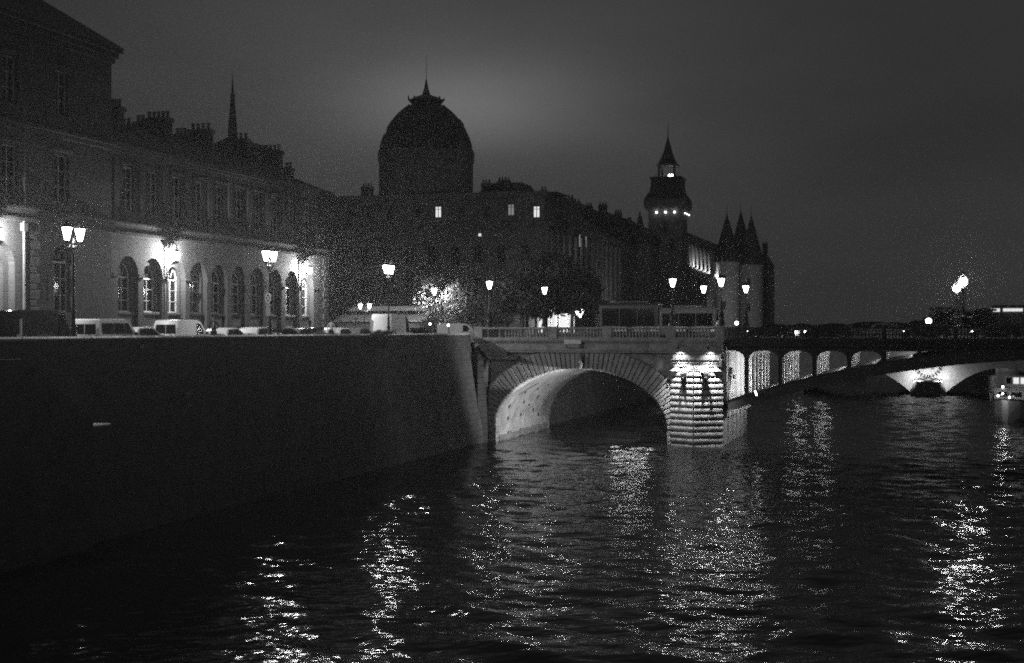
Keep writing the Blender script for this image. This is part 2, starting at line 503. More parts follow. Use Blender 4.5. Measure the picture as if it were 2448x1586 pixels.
# ================================================================== HOSPITAL
def window_unit(w, h, arch=0.0, cols=2, rows=3, bar=0.07):
    """frame with glazing bars lying in the y-z plane, outside towards +x; origin at the middle of the sill"""
    f = MB(); g = MB()
    t = 0.07
    f.box(-0.03, 0.05, -w/2, -w/2+bar, 0, h); f.box(-0.03, 0.05, w/2-bar, w/2, 0, h)
    f.box(-0.03, 0.05, -w/2+bar, w/2-bar, 0, bar*1.3)
    f.box(-0.035, 0.055, -w/2+bar, w/2-bar, h-bar*1.4, h)
    for c in range(1, cols):
        y = -w/2 + w*c/cols; k = bar*(0.6 if c != cols/2 else 0.9)
        f.box(-0.025, 0.045, y-k/2, y+k/2, bar*1.3, h-bar*1.4)
    for r in range(1, rows):
        z = h*r/rows
        for c in range(cols):
            y0 = -w/2+w*c/cols+bar*0.5; y1 = -w/2+w*(c+1)/cols-bar*0.5
            f.box(-0.02, 0.035, y0, y1, z-0.02, z+0.02)
    pts = [(-w/2+bar*0.6, bar), (w/2-bar*0.6, bar), (w/2-bar*0.6, h)]
    if arch:
        r = w/2; n = 12
        ring = []
        for i in range(n+1):
            th = PI*i/n
            ring.append((r*math.cos(th), h + r*math.sin(th)))
        for i in range(n):
            (y0, z0), (y1, z1) = ring[i], ring[i+1]
            k = 1-bar/r
            f.prism([(y0, z0), (y1, z1), (y1*k, h+(z1-h)*k), (y0*k, h+(z0-h)*k)], -0.03, 0.05, 'x')
        for th in (PI*0.33, PI*0.67):
            f.tube([(0.01, 0.2*math.cos(th), h+0.2*math.sin(th)), (0.01, (r-0.05)*math.cos(th), h+(r-0.05)*math.sin(th))], 0.025, 4)
        pts += [(y*0.95, h+(z-h)*0.95) for y, z in ring[1:-1]]
    pts += [(-w/2+bar*0.6, h)]
    g.prism(pts, -0.045, -0.025, 'x')
    return f, g
def pierced(mb, a, b0, b1, z0, z1, ops, depth):
    """wall face at x=a from b0..b1 with openings (bc, half width, sill z, springing z, arched) and their reveals"""
    y = b0
    for bc, hw, zs, zp, ar in sorted(ops):
        mb.add([(a,y,z0),(a,bc-hw,z0),(a,bc-hw,z1),(a,y,z1)], [(0,1,2,3)])
        mb.add([(a,bc-hw,z0),(a,bc+hw,z0),(a,bc+hw,zs),(a,bc-hw,zs)], [(0,1,2,3)])
        n = 14 if ar else 1
        arc = [(bc-hw*math.cos(PI*i/n), zp+(hw*math.sin(PI*i/n) if ar else 0)) for i in range(n+1)]
        for i in range(n):
            (ya, za), (yb, zb) = arc[i], arc[i+1]
            mb.add([(a,ya,za),(a,yb,zb),(a,yb,z1),(a,ya,z1)], [(0,1,2,3)])
            mb.add([(a,ya,za),(a,yb,zb),(a-depth,yb,zb),(a-depth,ya,za)], [(0,1,2,3)])
        mb.add([(a,bc-hw,zs),(a,bc-hw,zp),(a-depth,bc-hw,zp),(a-depth,bc-hw,zs)], [(0,1,2,3)])
        mb.add([(a,bc+hw,zs),(a,bc+hw,zp),(a-depth,bc+hw,zp),(a-depth,bc+hw,zs)], [(0,1,2,3)])
        mb.add([(a,bc-hw,zs),(a,bc+hw,zs),(a-depth,bc+hw,zs),(a-depth,bc-hw,zs)], [(0,1,2,3)])
        y = bc+hw
    mb.add([(a,y,z0),(a,b1,z0),(a,b1,z1),(a,y,z1)], [(0,1,2,3)])
FA = -14.0
B1 = -3.57; BP = -41.4; B0 = -78.0
ZC = 17.05; ZF = 17.9; ZE = 23.2
hosp = thing('hospital_building', 'long stone hospital front with arched ground floor windows beside the lit street', 'building', FA, -30, GROUND)
BAY = 3.38
bays = [-8 - BAY*k for k in range(10)]
wall = MB()
# outer arcade, recessed wall, upper storey
pierced(wall, FA, BP, B1, GROUND, ZC, [(b, 1.33, 10.35, 14.3, True) for b in bays], 0.42)
pierced(wall, FA-0.42, BP, B1, GROUND, ZC, [(b, 0.93, 11.72, 14.2, True) for b in bays], 0.30)
pierced(wall, FA, BP, B1, ZF, ZE, [(b, 0.72, 18.75, 21.9, False) for b in bays], 0.34)
wall.box(FA-14, FA-0.75, BP, B1-0.01, GROUND, ZE-0.05)
wall.add([(FA,B1,GROUND),(FA-14,B1,GROUND),(FA-14,B1,ZE),(FA,B1,ZE)], [(0,1,2,3)])
wall.build('wall', 'facade_stone', hosp)
MB().box(FA-0.3, FA+0.30, BP, B1+0.28, ZC, ZC+0.22).box(FA-0.3, FA+0.20, BP, B1+0.18, ZC+0.222, ZF-0.1).box(FA-0.3, FA+0.36, BP, B1+0.34, ZF-0.098, ZF+0.06).build('string_course', 'facade_stone', hosp)
MB().box(FA-0.4, FA+0.18, BP, B1+0.16, ZE-0.75, ZE-0.42).box(FA-0.4, FA+0.34, BP, B1+0.32, ZE-0.418, ZE-0.2).box(FA-0.4, FA+0.55, BP, B1+0.53, ZE-0.198, ZE).build('cornice', 'facade_stone', hosp)
MB().box(FA+0.002, FA+0.16, BP, B1+0.14, GROUND, 10.05).box(FA+0.002, FA+0.10, BP, B1+0.08, 10.052, 10.3).build('plinth', 'facade_stone', hosp)
# upper pilasters and impost blocks, sills, aprons
for k, b in enumerate(bays):
    for s in ((-1, 1) if k == 0 else (-1,)):
        yb = b + s*BAY/2
        MB().bbox(FA+0.002, FA+0.15, yb-0.33, yb+0.33, ZF+0.062, ZE-0.76, 0.03).build('pilaster', 'facade_stone', hosp)
        MB().box(FA-0.42, FA+0.09, yb-0.40, yb+0.40, 14.16, 14.36).build('impost_block', 'facade_stone', hosp)
    MB().bbox(FA-0.6, FA-0.14, b-1.12, b+1.12, 11.52, 11.71, 0.03).build('sill', 'facade_stone', hosp)
    MB().bbox(FA-0.41, FA-0.30, b-0.9, b+0.9, 10.55, 11.3, 0.05).build('apron_panel', 'old_stone', hosp)
    MB().bbox(FA-0.05, FA+0.12, b-0.95, b+0.95, 18.5, 18.73, 0.02).build('sill', 'facade_stone', hosp)
    MB().bbox(FA-0.02, FA+0.16, b-1.0, b+1.0, 22.0, 22.25, 0.03).build('lintel', 'facade_stone', hosp)
    # arch moulding of the recessed window
    mo = MB()
    for i in range(14):
        t0, t1 = PI*i/14, PI*(i+1)/14
        mo.prism([(b+0.95*math.cos(t0), 14.2+0.95*math.sin(t0)), (b+0.95*math.cos(t1), 14.2+0.95*math.sin(t1)), (b+1.14*math.cos(t1), 14.2+1.14*math.sin(t1)), (b+1.14*math.cos(t0), 14.2+1.14*math.sin(t0))], FA-0.418, FA-0.33, 'x')
    for s in (-1, 1):
        mo.box(FA-0.418, FA-0.33, b+s*1.045-0.095, b+s*1.045+0.095, 11.72, 14.19)
    mo.build('arch_moulding', 'facade_stone', hosp)
f, g = window_unit(1.86, 2.48, arch=1, cols=2, rows=3)
wf = f.build('window', 'frame_wood', None, origin=(0,0,0)); wg = g.build('pane', 'window_glass', None, origin=(0,0,0))
f, g = window_unit(1.44, 3.15, cols=2, rows=4)
uf = f.build('window', 'frame_wood', None, origin=(0,0,0)); ug = g.build('pane', 'window_glass', None, origin=(0,0,0))
def put_window(fr, gl, parent, a, b, z, first=[set()]):
    o = ORG[parent.name]
    if fr.name not in first[0] and fr.parent is None:
        w_, p_ = fr, gl; first[0].add(fr.name)
    else:
        w_, p_ = fr.copy(), gl.copy(); C.objects.link(w_); C.objects.link(p_)
    w_.parent = parent; w_.location = (a-o[0], b-o[1], z-o[2])
    p_.parent = w_; p_.location = (0,0,0)
    return w_
for b in bays:
    put_window(wf, wg, hosp, FA-0.60, b, 11.72)
    put_window(uf, ug, hosp, FA-0.24, b, 18.75)
# quoins at the right-hand corner
z = 10.32; i = 0
while z < 16.9:
    w_ = 1.05 if i % 2 == 0 else 0.72
    h_ = 0.62 if i % 2 == 0 else 0.40
    MB().bbox(FA+0.002, FA+0.11, B1-w_, B1+0.10, z+0.02, z+h_-0.02, 0.045).build('quoin_stone', 'facade_stone', hosp)
    z += h_; i += 1
# roof of the wing, hipped at the right end
e = 0.5; zr = 26.7; xa = FA+e; xr = FA-7.0; xb = FA-14
MB().add([(xa,BP,ZE+0.01),(xa,B1+e,ZE+0.01),(xb,B1+e,ZE+0.01),(xb,BP,ZE+0.01),(xr,BP,zr),(xr,B1-7.0,zr)],
         [(0,1,5,4),(1,2,5),(2,3,4,5),(0,4,3),(3,2,1,0)]).build('roof', 'slate', hosp)
MB().tube([(xa-0.05, BP, ZE+0.06), (xa-0.05, B1+e, ZE+0.06)], 0.08, 6).build('gutter', 'zinc', hosp)
# chimney stacks with pots, seen above the roof: (centre column in the photo, offset a, width, top row)
def chimney(px, a, wd, py, pots, dep=0.8):
    b = b_at(px, a); zt_ = z_at(py, a, b)
    st_ = MB().box(a-wd/2, a+wd/2, b-dep/2, b+dep/2, 23.5, zt_-0.35).box(a-wd/2-0.12, a+wd/2+0.12, b-dep/2-0.12, b+dep/2+0.12, zt_-0.348, zt_-0.1).box(a-wd/2-0.05, a+wd/2+0.05, b-dep/2-0.05, b+dep/2+0.05, zt_-0.098, zt_).build('chimney', 'brickwork', hosp)
    for i in range(pots):
        x = a - wd/2 + wd*(i+0.5)/pots
        MB().lathe([(0.15, zt_+0.002), (0.13, zt_+0.4), (0.17, zt_+0.42), (0.15, zt_+0.55)], 8, x, b).build('chimney_pot', 'terracotta', st_, origin=ORG[hosp.name])
chimney(266, -18.5, 1.7, 256, 5); chimney(379, -20.5, 2.1, 283, 5); chimney(480, -20.5, 2.0, 310, 4)
chimney(576, -20.5, 1.5, 333, 3); chimney(652, -20.5, 1.75, 360, 4); chimney(605, -20.5, 0.9, 378, 2)
chimney(302, -19.5, 0.9, 300, 2); chimney(336, -21.5, 0.8, 292, 2); chimney(433, -21.8, 1.1, 322, 3); chimney(546, -21.5, 1.0, 344, 2); chimney(690, -19.5, 0.7, 402, 2)
# drainpipes
for b in (-9.72, -33.35):
    d = MB().tube([(FA+0.17, b, 10.0), (FA+0.17, b, ZC)], 0.07, 8)
    for zz in (12.2, 14.5, 16.2): d.tube([(FA+0.17, b, zz), (FA+0.17, b, zz+0.1)], 0.105, 8)
    d.box(FA+0.0, FA+0.3, b-0.2, b+0.2, ZC-0.5, ZC-0.02)
    d.build('drainpipe', 'zinc', hosp)

# ---- the tall corner pavilion at the far left
PA = FA+0.5; ZP = 29.2
pav = thing('corner_pavilion', 'tall dark pavilion with an overhanging hipped slate roof at far left', 'building', PA, -60, GROUND)
bq = b_at(62, PA)                                     # projecting centre bay begins here
bw1 = b_at(149, PA)
PB = PA+0.45
w = MB()
pierced(w, PA, bq, BP, GROUND, ZC, [(bw1, 1.05, 11.6, 14.85, True)], 0.5)
pierced(w, PB, B0, bq, GROUND, ZC, [(bq-3.35-6.4*i, 1.6, 10.3, 14.2, True) for i in range(4)], 0.45)
pierced(w, PB-0.45, B0, bq, GROUND, ZC, [(bq-3.35-6.4*i, 1.05, 11.6, 14.2, True) for i in range(4)], 0.4)
b_up = [b_at(148, PA), b_at(148, PA)-5.4, b_at(148, PA)-10.8, b_at(148, PA)-16.2]
pierced(w, PA, B0, BP, ZF, ZE-0.5, [(b, 0.8, 18.6, 21.7, False) for b in b_up], 0.4)
pierced(w, PA, B0, BP, ZE, ZP, [(b, 0.75, 24.2, 27.1, False) for b in b_up], 0.4)
w.box(PA-16, PA-0.92, B0, BP-0.01, GROUND, ZP)
w.add([(PA,BP,GROUND),(PA-16,BP,GROUND),(PA-16,BP,ZP),(PA,BP,ZP)], [(0,1,2,3)])
w.build('wall', 'facade_stone', pav)
MB().box(PA-0.3, PA+0.30, bq+0.3, BP+0.28, ZC, ZC+0.22).box(PA-0.3, PA+0.2, bq+0.3, BP+0.18, ZC+0.222, ZF-0.1).box(PA-0.3, PA+0.36, bq+0.3, BP+0.34, ZF-0.098, ZF+0.06).build('string_course', 'facade_stone', pav)
MB().box(PA-0.3, PB+0.30, B0, bq+0.28, ZC, ZC+0.22).box(PA-0.3, PB+0.2, B0, bq+0.18, ZC+0.222, ZF-0.1).box(PA-0.3, PB+0.36, B0, bq+0.29, ZF-0.098, ZF+0.06).build('string_course', 'facade_stone', pav)
MB().box(PA-0.4, PA+0.16, B0, BP+0.14, ZE-0.5, ZE-0.2).box(PA-0.4, PA+0.34, B0, BP+0.32, ZE-0.198, ZE).build('cornice', 'facade_stone', pav)
MB().box(PA-0.4, PA+0.18, B0, BP+0.16, ZP-0.6, ZP-0.25).box(PA-0.4, PA+0.36, B0, BP+0.34, ZP-0.248, ZP+0.1).box(PA-0.4, PA+0.58, B0, BP+0.56, ZP+0.102, ZP+0.42).build('cornice', 'facade_stone', pav)
MB().box(PA+0.002, PA+0.15, bq+0.02, BP+0.13, GROUND, 10.2).box(PB+0.002, PB+0.15, B0, bq+0.01, GROUND, 10.2).build('plinth', 'facade_stone', pav)
e = 0.66; zb = ZP+0.43; s = 7.2
MB().add([(PA+e,B0,zb),(PA+e,BP+e,zb),(PA-16,BP+e,zb),(PA-16,B0,zb),(PA+e-s,B0,zb+s*0.72),(PA+e-s,BP+e-s,zb+s*0.72),(PA-16+s,BP+e-s,zb+s*0.72),(PA-16+s,B0,zb+s*0.72)],
         [(0,1,5,4),(1,2,6,5),(2,3,7,6),(4,5,6,7),(3,2,1,0),(0,4,7,3)]).build('roof', 'slate', pav)
z = 10.25; i = 0
while z < 16.9:
    w_ = 1.15 if i % 2 == 0 else 0.82
    h_ = 0.62 if i % 2 == 0 else 0.40
    MB().bbox(PA+0.002, PB+0.10, bq-0.35, bq+w_-0.5, z+0.02, z+h_-0.02, 0.045).build('quoin_stone', 'facade_stone', pav)
    z += h_; i += 1
f, g = window_unit(2.1, 3.25, arch=1, cols=3, rows=3)
pf = f.build('window', 'frame_wood', None, origin=(0,0,0)); pg = g.build('pane', 'window_glass', None, origin=(0,0,0))
put_window(pf, pg, pav, PA-0.42, bw1, 11.6)
f, g = window_unit(2.1, 2.6, arch=1, cols=2, rows=3)
rf_ = f.build('window', 'frame_wood', None, origin=(0,0,0)); rg_ = g.build('pane', 'window_glass', None, origin=(0,0,0))
for i in range(2): put_window(rf_, rg_, pav, PB-0.75, bq-3.35-6.4*i, 11.6)
f, g = window_unit(1.6, 3.1, cols=2, rows=3)
tf, tg = f.build('window', 'frame_wood', None, origin=(0,0,0)), g.build('pane', 'window_glass', None, origin=(0,0,0))
for b in b_up[:2]: put_window(tf, tg, pav, PA-0.30, b, 18.6)
f, g = window_unit(1.5, 2.9, cols=2, rows=3)
vf, vg = f.build('window', 'frame_wood', None, origin=(0,0,0)), g.build('pane', 'window_glass', None, origin=(0,0,0))
for b in b_up[:2]: put_window(vf, vg, pav, PA-0.30, b, 24.2)
for b in b_up[:2]:
    MB().bbox(PA-0.02, PA+0.14, b-1.1, b+1.1, 21.85, 22.1, 0.02).build('lintel', 'facade_stone', pav)
    MB().bbox(PA-0.02, PA+0.14, b-1.05, b+1.05, 27.25, 27.5, 0.02).build('lintel', 'facade_stone', pav)
# sunk wall panels right of the quoins
for (p0, p1, z0, z1) in ((86, 115, 12.2, 14.0), (86, 115, 10.5, 11.6)):
    b0_, b1_ = b_at(p0, PA), b_at(p1, PA)
    fr = MB()
    for y0, y1, za, zb_ in ((b0_, b1_, z1-0.1, z1), (b0_, b1_, z0, z0+0.1), (b0_, b0_+0.1, z0+0.1, z1-0.1), (b1_-0.1, b1_, z0+0.1, z1-0.1)):
        fr.box(PA+0.002, PA+0.06, y0, y1, za, zb_)
    fr.build('wall_panel', 'facade_stone', pav)
bd = b_at(53, PB)
MB().tube([(PB+0.12, bd, 10.2), (PB+0.12, bd, 24)], 0.08, 8).box(PB, PB+0.28, bd-0.2, bd+0.2, ZC-0.6, ZC-0.1).build('drainpipe', 'zinc', pav)

# ================================================================== BRIDGE
br = thing('stone_and_steel_bridge', 'wide city bridge with a stone side arch and a dark steel centre arch', 'bridge', 0, 0, 0)
AC, AH, ZS, RISE = 9.5, 8.06, 1.4, 5.4
AMAX, AMIN = 17.97, 0.75
ZTOP = 8.33; BD = 20.0
def E(t): return (AC+AH*math.cos(t), ZS+RISE*math.sin(t))
def Nrm(t):
    nx, nz = math.cos(t)/AH, math.sin(t)/RISE
    L = math.hypot(nx, nz); return nx/L, nz/L
def outer(t, L=2.05):
    x, z = E(t); nx, nz = Nrm(t)
    k = L
    if nz > 1e-6: k = min(k, (ZTOP-z)/nz)
    if nx > 1e-6: k = min(k, (AMAX-x)/nx)
    if nx < -1e-6: k = min(k, (AMIN-x)/nx)
    return (x+nx*k, z+nz*k)
# joints on the right follow the courses of the pier
HC = 0.535; Z6 = 6.72
zc = [Z6-HC*i for i in range(0, 14)]
def t_for(zk):
    best = None
    for i in range(1, 900):
        t = i*0.001*1.5
        x, z = E(t); nx, nz = Nrm(t)
        if nx < 1e-5: break
        zz = z+nz*(AMAX-x)/nx
        if zz >= zk: return t
    return 1.3
tj = [t_for(z) for z in zc if z > ZS+0.05]            # descending heights
t_hi = tj[0]
joints = sorted(set([0.0]+tj))
t = t_hi
while t < PI/2-0.02:
    ds = math.hypot(AH*math.sin(t), RISE*math.cos(t)); t += 0.405/ds; joints.append(t)
scale = (PI/2 - t_hi)/(joints[-1]-t_hi) if joints[-1] > t_hi else 1
joints = [j if j <= t_hi else t_hi+(j-t_hi)*scale for j in joints]
left = [PI-j for j in joints if j < PI/2-1e-4]
joints = sorted(joints+left)
for i in range(len(joints)-1):
    t0, t1 = joints[i], joints[i+1]
    g_ = 0.012
    tm = (t0+t1)/2
    p = [E(t0), outer(t0)]
    # corner of the clip box
    o0, o1 = outer(t0), outer(t1)
    if abs(o0[0]-AMAX) < 1e-3 and abs(o1[1]-ZTOP) < 1e-3: p.append((AMAX, ZTOP))
    p += [o1, E(t1)]
    yf = -0.16 - random.uniform(0, 0.035)
    cxp = sum(q[0] for q in p)/len(p); czp = sum(q[1] for q in p)/len(p)
    tx, tz = -Nrm(tm)[1], Nrm(tm)[0]                  # along the ring: open the joints a little
    def shut(q, k=0.028):
        s_ = (q[0]-cxp)*tx+(q[1]-czp)*tz
        return (q[0]-math.copysign(k, s_)*tx, q[1]-math.copysign(k, s_)*tz)
    MB().stone([shut(q) for q in p], yf, 0.9, 0.085).build('voussoir', 'bridge_stone', br)
# the keystone mask above the crown
MB().lathe([(0.02, 6.75), (0.22, 6.95), (0.34, 7.3), (0.36, 7.7), (0.30, 8.1), (0.12, 8.3)], 10, AC, -0.30, sy=0.6).ball((AC, -0.55, 7.5), 0.10, 6, 4).ball((AC-0.15, -0.48, 7.75), 0.07, 6, 4).ball((AC+0.15, -0.48, 7.75), 0.07, 6, 4).build('keystone_mask', 'old_stone', br)
# vault
vs = []; fs = []
NS = 40
bsl = [0.9, 1.6, 4, 8, 12, 16, 19.1]
for j, y in enumerate(bsl):
    for i in range(NS+1):
        t = PI*i/NS; x, z = E(t); nx, nz = Nrm(t)
        vs.append((x+nx*0.04, y, z+nz*0.04))
for j in range(len(bsl)-1):
    for i in range(NS):
        k = j*(NS+1)+i
        fs.append((k, k+1, k+NS+2, k+NS+1))
MB().add(vs, fs).build('vault', 'vault_stone', br, smooth=True)
MB().box(AC+AH+0.04, AC+AH+0.06, 0.9, 19.1, -1, ZS).build('vault_footing', 'vault_stone', br)
MB().box(AC-AH-0.06, AC-AH-0.04, 0.9, 19.1, -1, ZS).build('vault_footing', 'vault_stone', br)
# footing stones along the lit side, wet at the foot
y = 0.95
while y < 18.6:
    L = random.uniform(1.1, 1.9)
    MB().bbox(AC-AH-0.05, AC-AH+0.10, y, y+L-0.03, -0.6, 0.55+random.uniform(-0.08, 0.12), 0.04).build('footing_stone', 'old_stone', br)
    y += L
# far ring: rough stones at the downstream mouth
for i in range(30):
    t0, t1 = PI*0.42+PI*0.58*i/30, PI*0.42+PI*0.58*(i+1)/30
    (x0, z0), (x1, z1) = E(t0), E(t1); n0, n1 = Nrm(t0), Nrm(t1)
    k = 0.10+random.uniform(0, 0.08)
    mbs = MB()
    mbs.prism([(x0-n0[0]*k, z0-n0[1]*k), (x1-n1[0]*k, z1-n1[1]*k), (x1+n1[0]*0.6, z1+n1[1]*0.6), (x0+n0[0]*0.6, z0+n0[1]*0.6)], 16.2, 19.8+random.uniform(-0.1, 0.1), 'y')
    mbs.build('ring_stone', 'old_stone', br)
# drain holes in the lit side of the vault
for (t, y, r) in ((PI-0.10, 4.0, .15), (PI-0.33, 3.2, .17), (PI-0.12, 8.5, .15), (PI-0.36, 8.0, .16), (PI-0.42, 12.6, .18), (PI-0.16, 13.0, .15), (PI-0.58, 5.5, .13), (PI-0.62, 9.6, .13), (PI-0.05, 15.4, .16), (PI-0.28, 10.6, .12), (PI-0.70, 12.2, .12)):
    x, z = E(t); nx, nz = Nrm(t)
    c = Vector((x, y, z)); nrm = Vector((-nx, 0, -nz)); u = Vector((0,1,0)); v_ = nrm.cross(u)
    ringo = [tuple(c+nrm*0.02+(u*math.cos(q)+v_*math.sin(q))*r*1.25) for q in np.linspace(0, 2*PI, 12, endpoint=False)]
    ringi = [tuple(c+nrm*0.02+(u*math.cos(q)+v_*math.sin(q))*r) for q in np.linspace(0, 2*PI, 12, endpoint=False)]
    ringd = [tuple(c-nrm*0.0+(u*math.cos(q)+v_*math.sin(q))*r*0.9) for q in np.linspace(0, 2*PI, 12, endpoint=False)]
    MB().loft([ringo, ringi, ringd], True, False, True).build('drain_hole', 'dark_trim', br)
# iron strap on the vault
MB().tube([(E(PI-0.55-0.05*i)[0]+0.03, 3.6+0.55*i, E(PI-0.55-0.05*i)[1]-0.02) for i in range(6)], 0.028, 5).build('iron_strap', 'black_iron', br)
# spandrel walls behind the ring, core of the bridge
NSP = 30
for yy, flip in ((0.30, 0), (19.9, 1)):
    sp = MB()
    for i in range(NSP):
        t0, t1 = PI*i/NSP, PI*(i+1)/NSP
        (x0, z0), (x1, z1) = E(t0), E(t1)
        sp.add([(x0,yy,z0+0.02),(x1,yy,z1+0.02),(x1,yy,ZTOP+0.3),(x0,yy,ZTOP+0.3)], [(0,1,2,3)])
    sp.add([(AC-AH,yy,-1),(AC-AH,yy,8.6),(-1.2,yy,8.6),(-1.2,yy,-1)], [(0,1,2,3)])
    sp.add([(AC+AH,yy,-1),(AC+AH,yy,8.6),(22.5,yy,8.6),(22.5,yy,-1)], [(0,1,2,3)])
    sp.build('spandrel_wall', 'bridge_stone', br)
# small stepped courses at the left above the ring
for k, (x0, x1, z0, z1) in enumerate(((0.2, 2.6, 8.02, 8.32), (0.3, 3.6, 7.66, 7.99))):
    MB().stone([(x0, z0), (x1, z0), (x1, z1), (x0, z1)], -0.24-0.02*k, 0.32, 0.04).build('course_stone', 'bridge_stone', br)
# cornice band under the parapet, stone part
L0, L1 = -0.6, 22.9
MB().box(L0, L1, -0.32, 0.4, 8.34, 8.52).box(L0, L1, -0.42, 0.4, 8.522, 8.66).build('lower_moulding', 'bridge_stone', br)
MB().box(L0, L1, -0.26, 0.4, 8.662, 9.30).build('frieze', 'bridge_stone', br)
MB().box(L0, L1, -0.50, 0.6, 9.302, 9.42).box(L0, L1, -0.62, 0.6, 9.422, 9.56).build('cornice', 'bridge_stone', br)
MB().box(-1.0, 83, 0.4, 19.6, 8.9, DECK).build('deck', 'asphalt', br)
# parapet: plinth, balusters, rail, pedestals
MB().box(L0+0.8, L1, -0.42, -0.02, 9.562, 9.72).build('parapet_base', 'bridge_stone', br)
MB().bbox(L0+0.8, L1, -0.45, 0.0, 10.48, 10.66, 0.03).build('hand_rail', 'bridge_stone', br)
bal = MB().lathe([(0.10, 0), (0.10, 0.06), (0.06, 0.1), (0.11, 0.25), (0.105, 0.36), (0.055, 0.6), (0.10, 0.7), (0.10, 0.758)], 8)
b0m = bal.build('baluster', 'bridge_stone', br, smooth=True)
b0m.location = (1.9, -0.22, 9.722)
x = 1.9+0.30; 
while x < 22.3:
    if abs((x-1.9) % 5.1) > 0.45 and not (17.2 < x < 18.7) and not (21.6 < x < 22.9):
        same(b0m, br, x-1.9, 0, 0)
    x += 0.30
x = 1.9
for px_ in (-0.15, 7.0, 12.1, 17.95, 22.3):
    MB().bbox(px_-0.42, px_+0.42, -0.47, 0.03, 9.563, 10.72, 0.04).build('pedestal', 'bridge_stone', br)
MB().bbox(-1.15, -0.62, -0.40, 0.02, 9.2, 10.45, 0.04).build('end_panel', 'bridge_stone', br)
# far parapet
MB().box(-0.6, 83, 19.62, 20.0, 9.56, 9.72).box(-0.6, 83, 19.62, 20.0, 10.48, 10.66).build('far_rail', 'bridge_stone', br)
fb = MB().box(-0.07, 0.07, -0.07, 0.07, 0, 0.758).build('far_baluster', 'bridge_stone', br)
fb.location = (0, 19.8, 9.722)
for i in range(1, 200): same(fb, br, 0.40*i, 0, 0)

# pier with its cutwater: rounded courses
PL, PR_, PM = 17.97, 22.56, 20.2
PF, PY = -0.14, -1.65
MB().prism([(PL-0.33, 0.3), (PL, PF+0.1), (PM, PY+0.14), (PR_-0.06, PF+0.1), (PR_-0.05, 19.7), (PL-0.33, 19.7)], -1.2, Z6, 'z').build('pier_core', 'old_stone', br)
def course(p0, p1, z0, z1, out=0.13):
    d = Vector((p1[0]-p0[0], p1[1]-p0[1], 0)); d.normalize(); nn = Vector((d.y, -d.x, 0))
    h = z1-z0
    prof = [(-0.12, 0.0), (out*0.35, 0.03), (out*0.85, 0.16), (out, 0.42), (out*0.92, 0.72), (out*0.55, 0.92), (-0.12, 1.0)]
    rings = []
    for p in (p0, p1):
        rings.append([(p[0]+nn.x*o_, p[1]+nn.y*o_, z0+h*k) for o_, k in prof])
    return MB().loft(rings)
for i in range(13):
    z1 = Z6-HC*i; z0 = z1-HC
    gap = 0.035
    def cut(pa, pb, n, off):
        fr = [0] + [min(max((k+off)/n, 0), 1) for k in range(n+1)] + [1]
        fr = sorted(set(round(q, 4) for q in fr)); 
        fr = [q for k, q in enumerate(fr) if k == 0 or q-fr[k-1] > 0.12]
        if fr[-1] != 1: fr[-1] = 1
        for k in range(len(fr)-1):
            g0, g1 = fr[k]+(0.008 if k else 0), fr[k+1]-(0.008 if k < len(fr)-2 else 0)
            q0 = (pa[0]+(pb[0]-pa[0])*g0, pa[1]+(pb[1]-pa[1])*g0); q1 = (pa[0]+(pb[0]-pa[0])*g1, pa[1]+(pb[1]-pa[1])*g1)
            o = 0.13+random.uniform(-0.015, 0.02)
            course(q0, q1, z0+gap/2, z1-gap/2, o).build('course_stone', 'bridge_stone', br, smooth=True)
    cut((PL, PF), (PM, PY), 2, 0.5*(i % 2)); cut((PM, PY), (PR_, PF), 2, 0.5*((i+1) % 2))
    if i >= 7:      # below the springing the courses turn the corner into the vault
        MB().bbox(PL-0.40, PL-0.0, -0.12, 1.6, z0+gap/2, z1-gap/2, 0.05).build('course_stone', 'bridge_stone', br)
        MB().bbox(AC-AH-1.0, AC-AH+0.05, -0.14, 0.9, z0+gap/2, z1-gap/2, 0.05).build('course_stone', 'bridge_stone', br)
# stepped cap of the cutwater with its little gables
MB().add([(PL,PF,Z6+0.02),(PM,PY,Z6+0.02),(PR_,PF,Z6+0.02),(PL+0.5,-0.1,Z6+0.42),(PM,-0.35,Z6+0.75),(PR_-0.5,-0.1,Z6+0.42)],
         [(0,1,4,3),(1,2,5,4),(0,3,4,5,2)]).build('cutwater_cap', 'bridge_stone', br)
for xg, yg in ((PL+0.55, -0.75), (PM, -1.45), (PR_-0.55, -0.75)):
    MB().prism([(xg-0.55, Z6+0.03), (xg+0.55, Z6+0.03), (xg, Z6+0.42)], yg-0.10, yg+0.5, 'y').build('cap_gable', 'bridge_stone', br)
# body of the pier above
MB().box(PL+0.2, PR_-0.2, -0.62, 0.35, Z6+0.45, 8.34).build('pier_shaft', 'bridge_stone', br)
MB().bbox(PL+0.05, PR_-0.05, -0.78, 0.3, Z6+0.98, Z6+1.10, 0.03).bbox(PL+0.1, PR_-0.1, -0.72, 0.3, Z6+0.70, Z6+0.80, 0.03).build('pier_moulding', 'bridge_stone', br)
MB().box(PL-0.1, PR_+0.1, -0.80, -0.3, 8.30, 8.50).box(PL-0.1, PR_+0.1, -0.90, -0.3, 8.502, 9.3).box(PL-0.2, PR_+0.2, -1.0, -0.5, 9.302, 9.55).build('pier_cornice', 'bridge_stone', br)
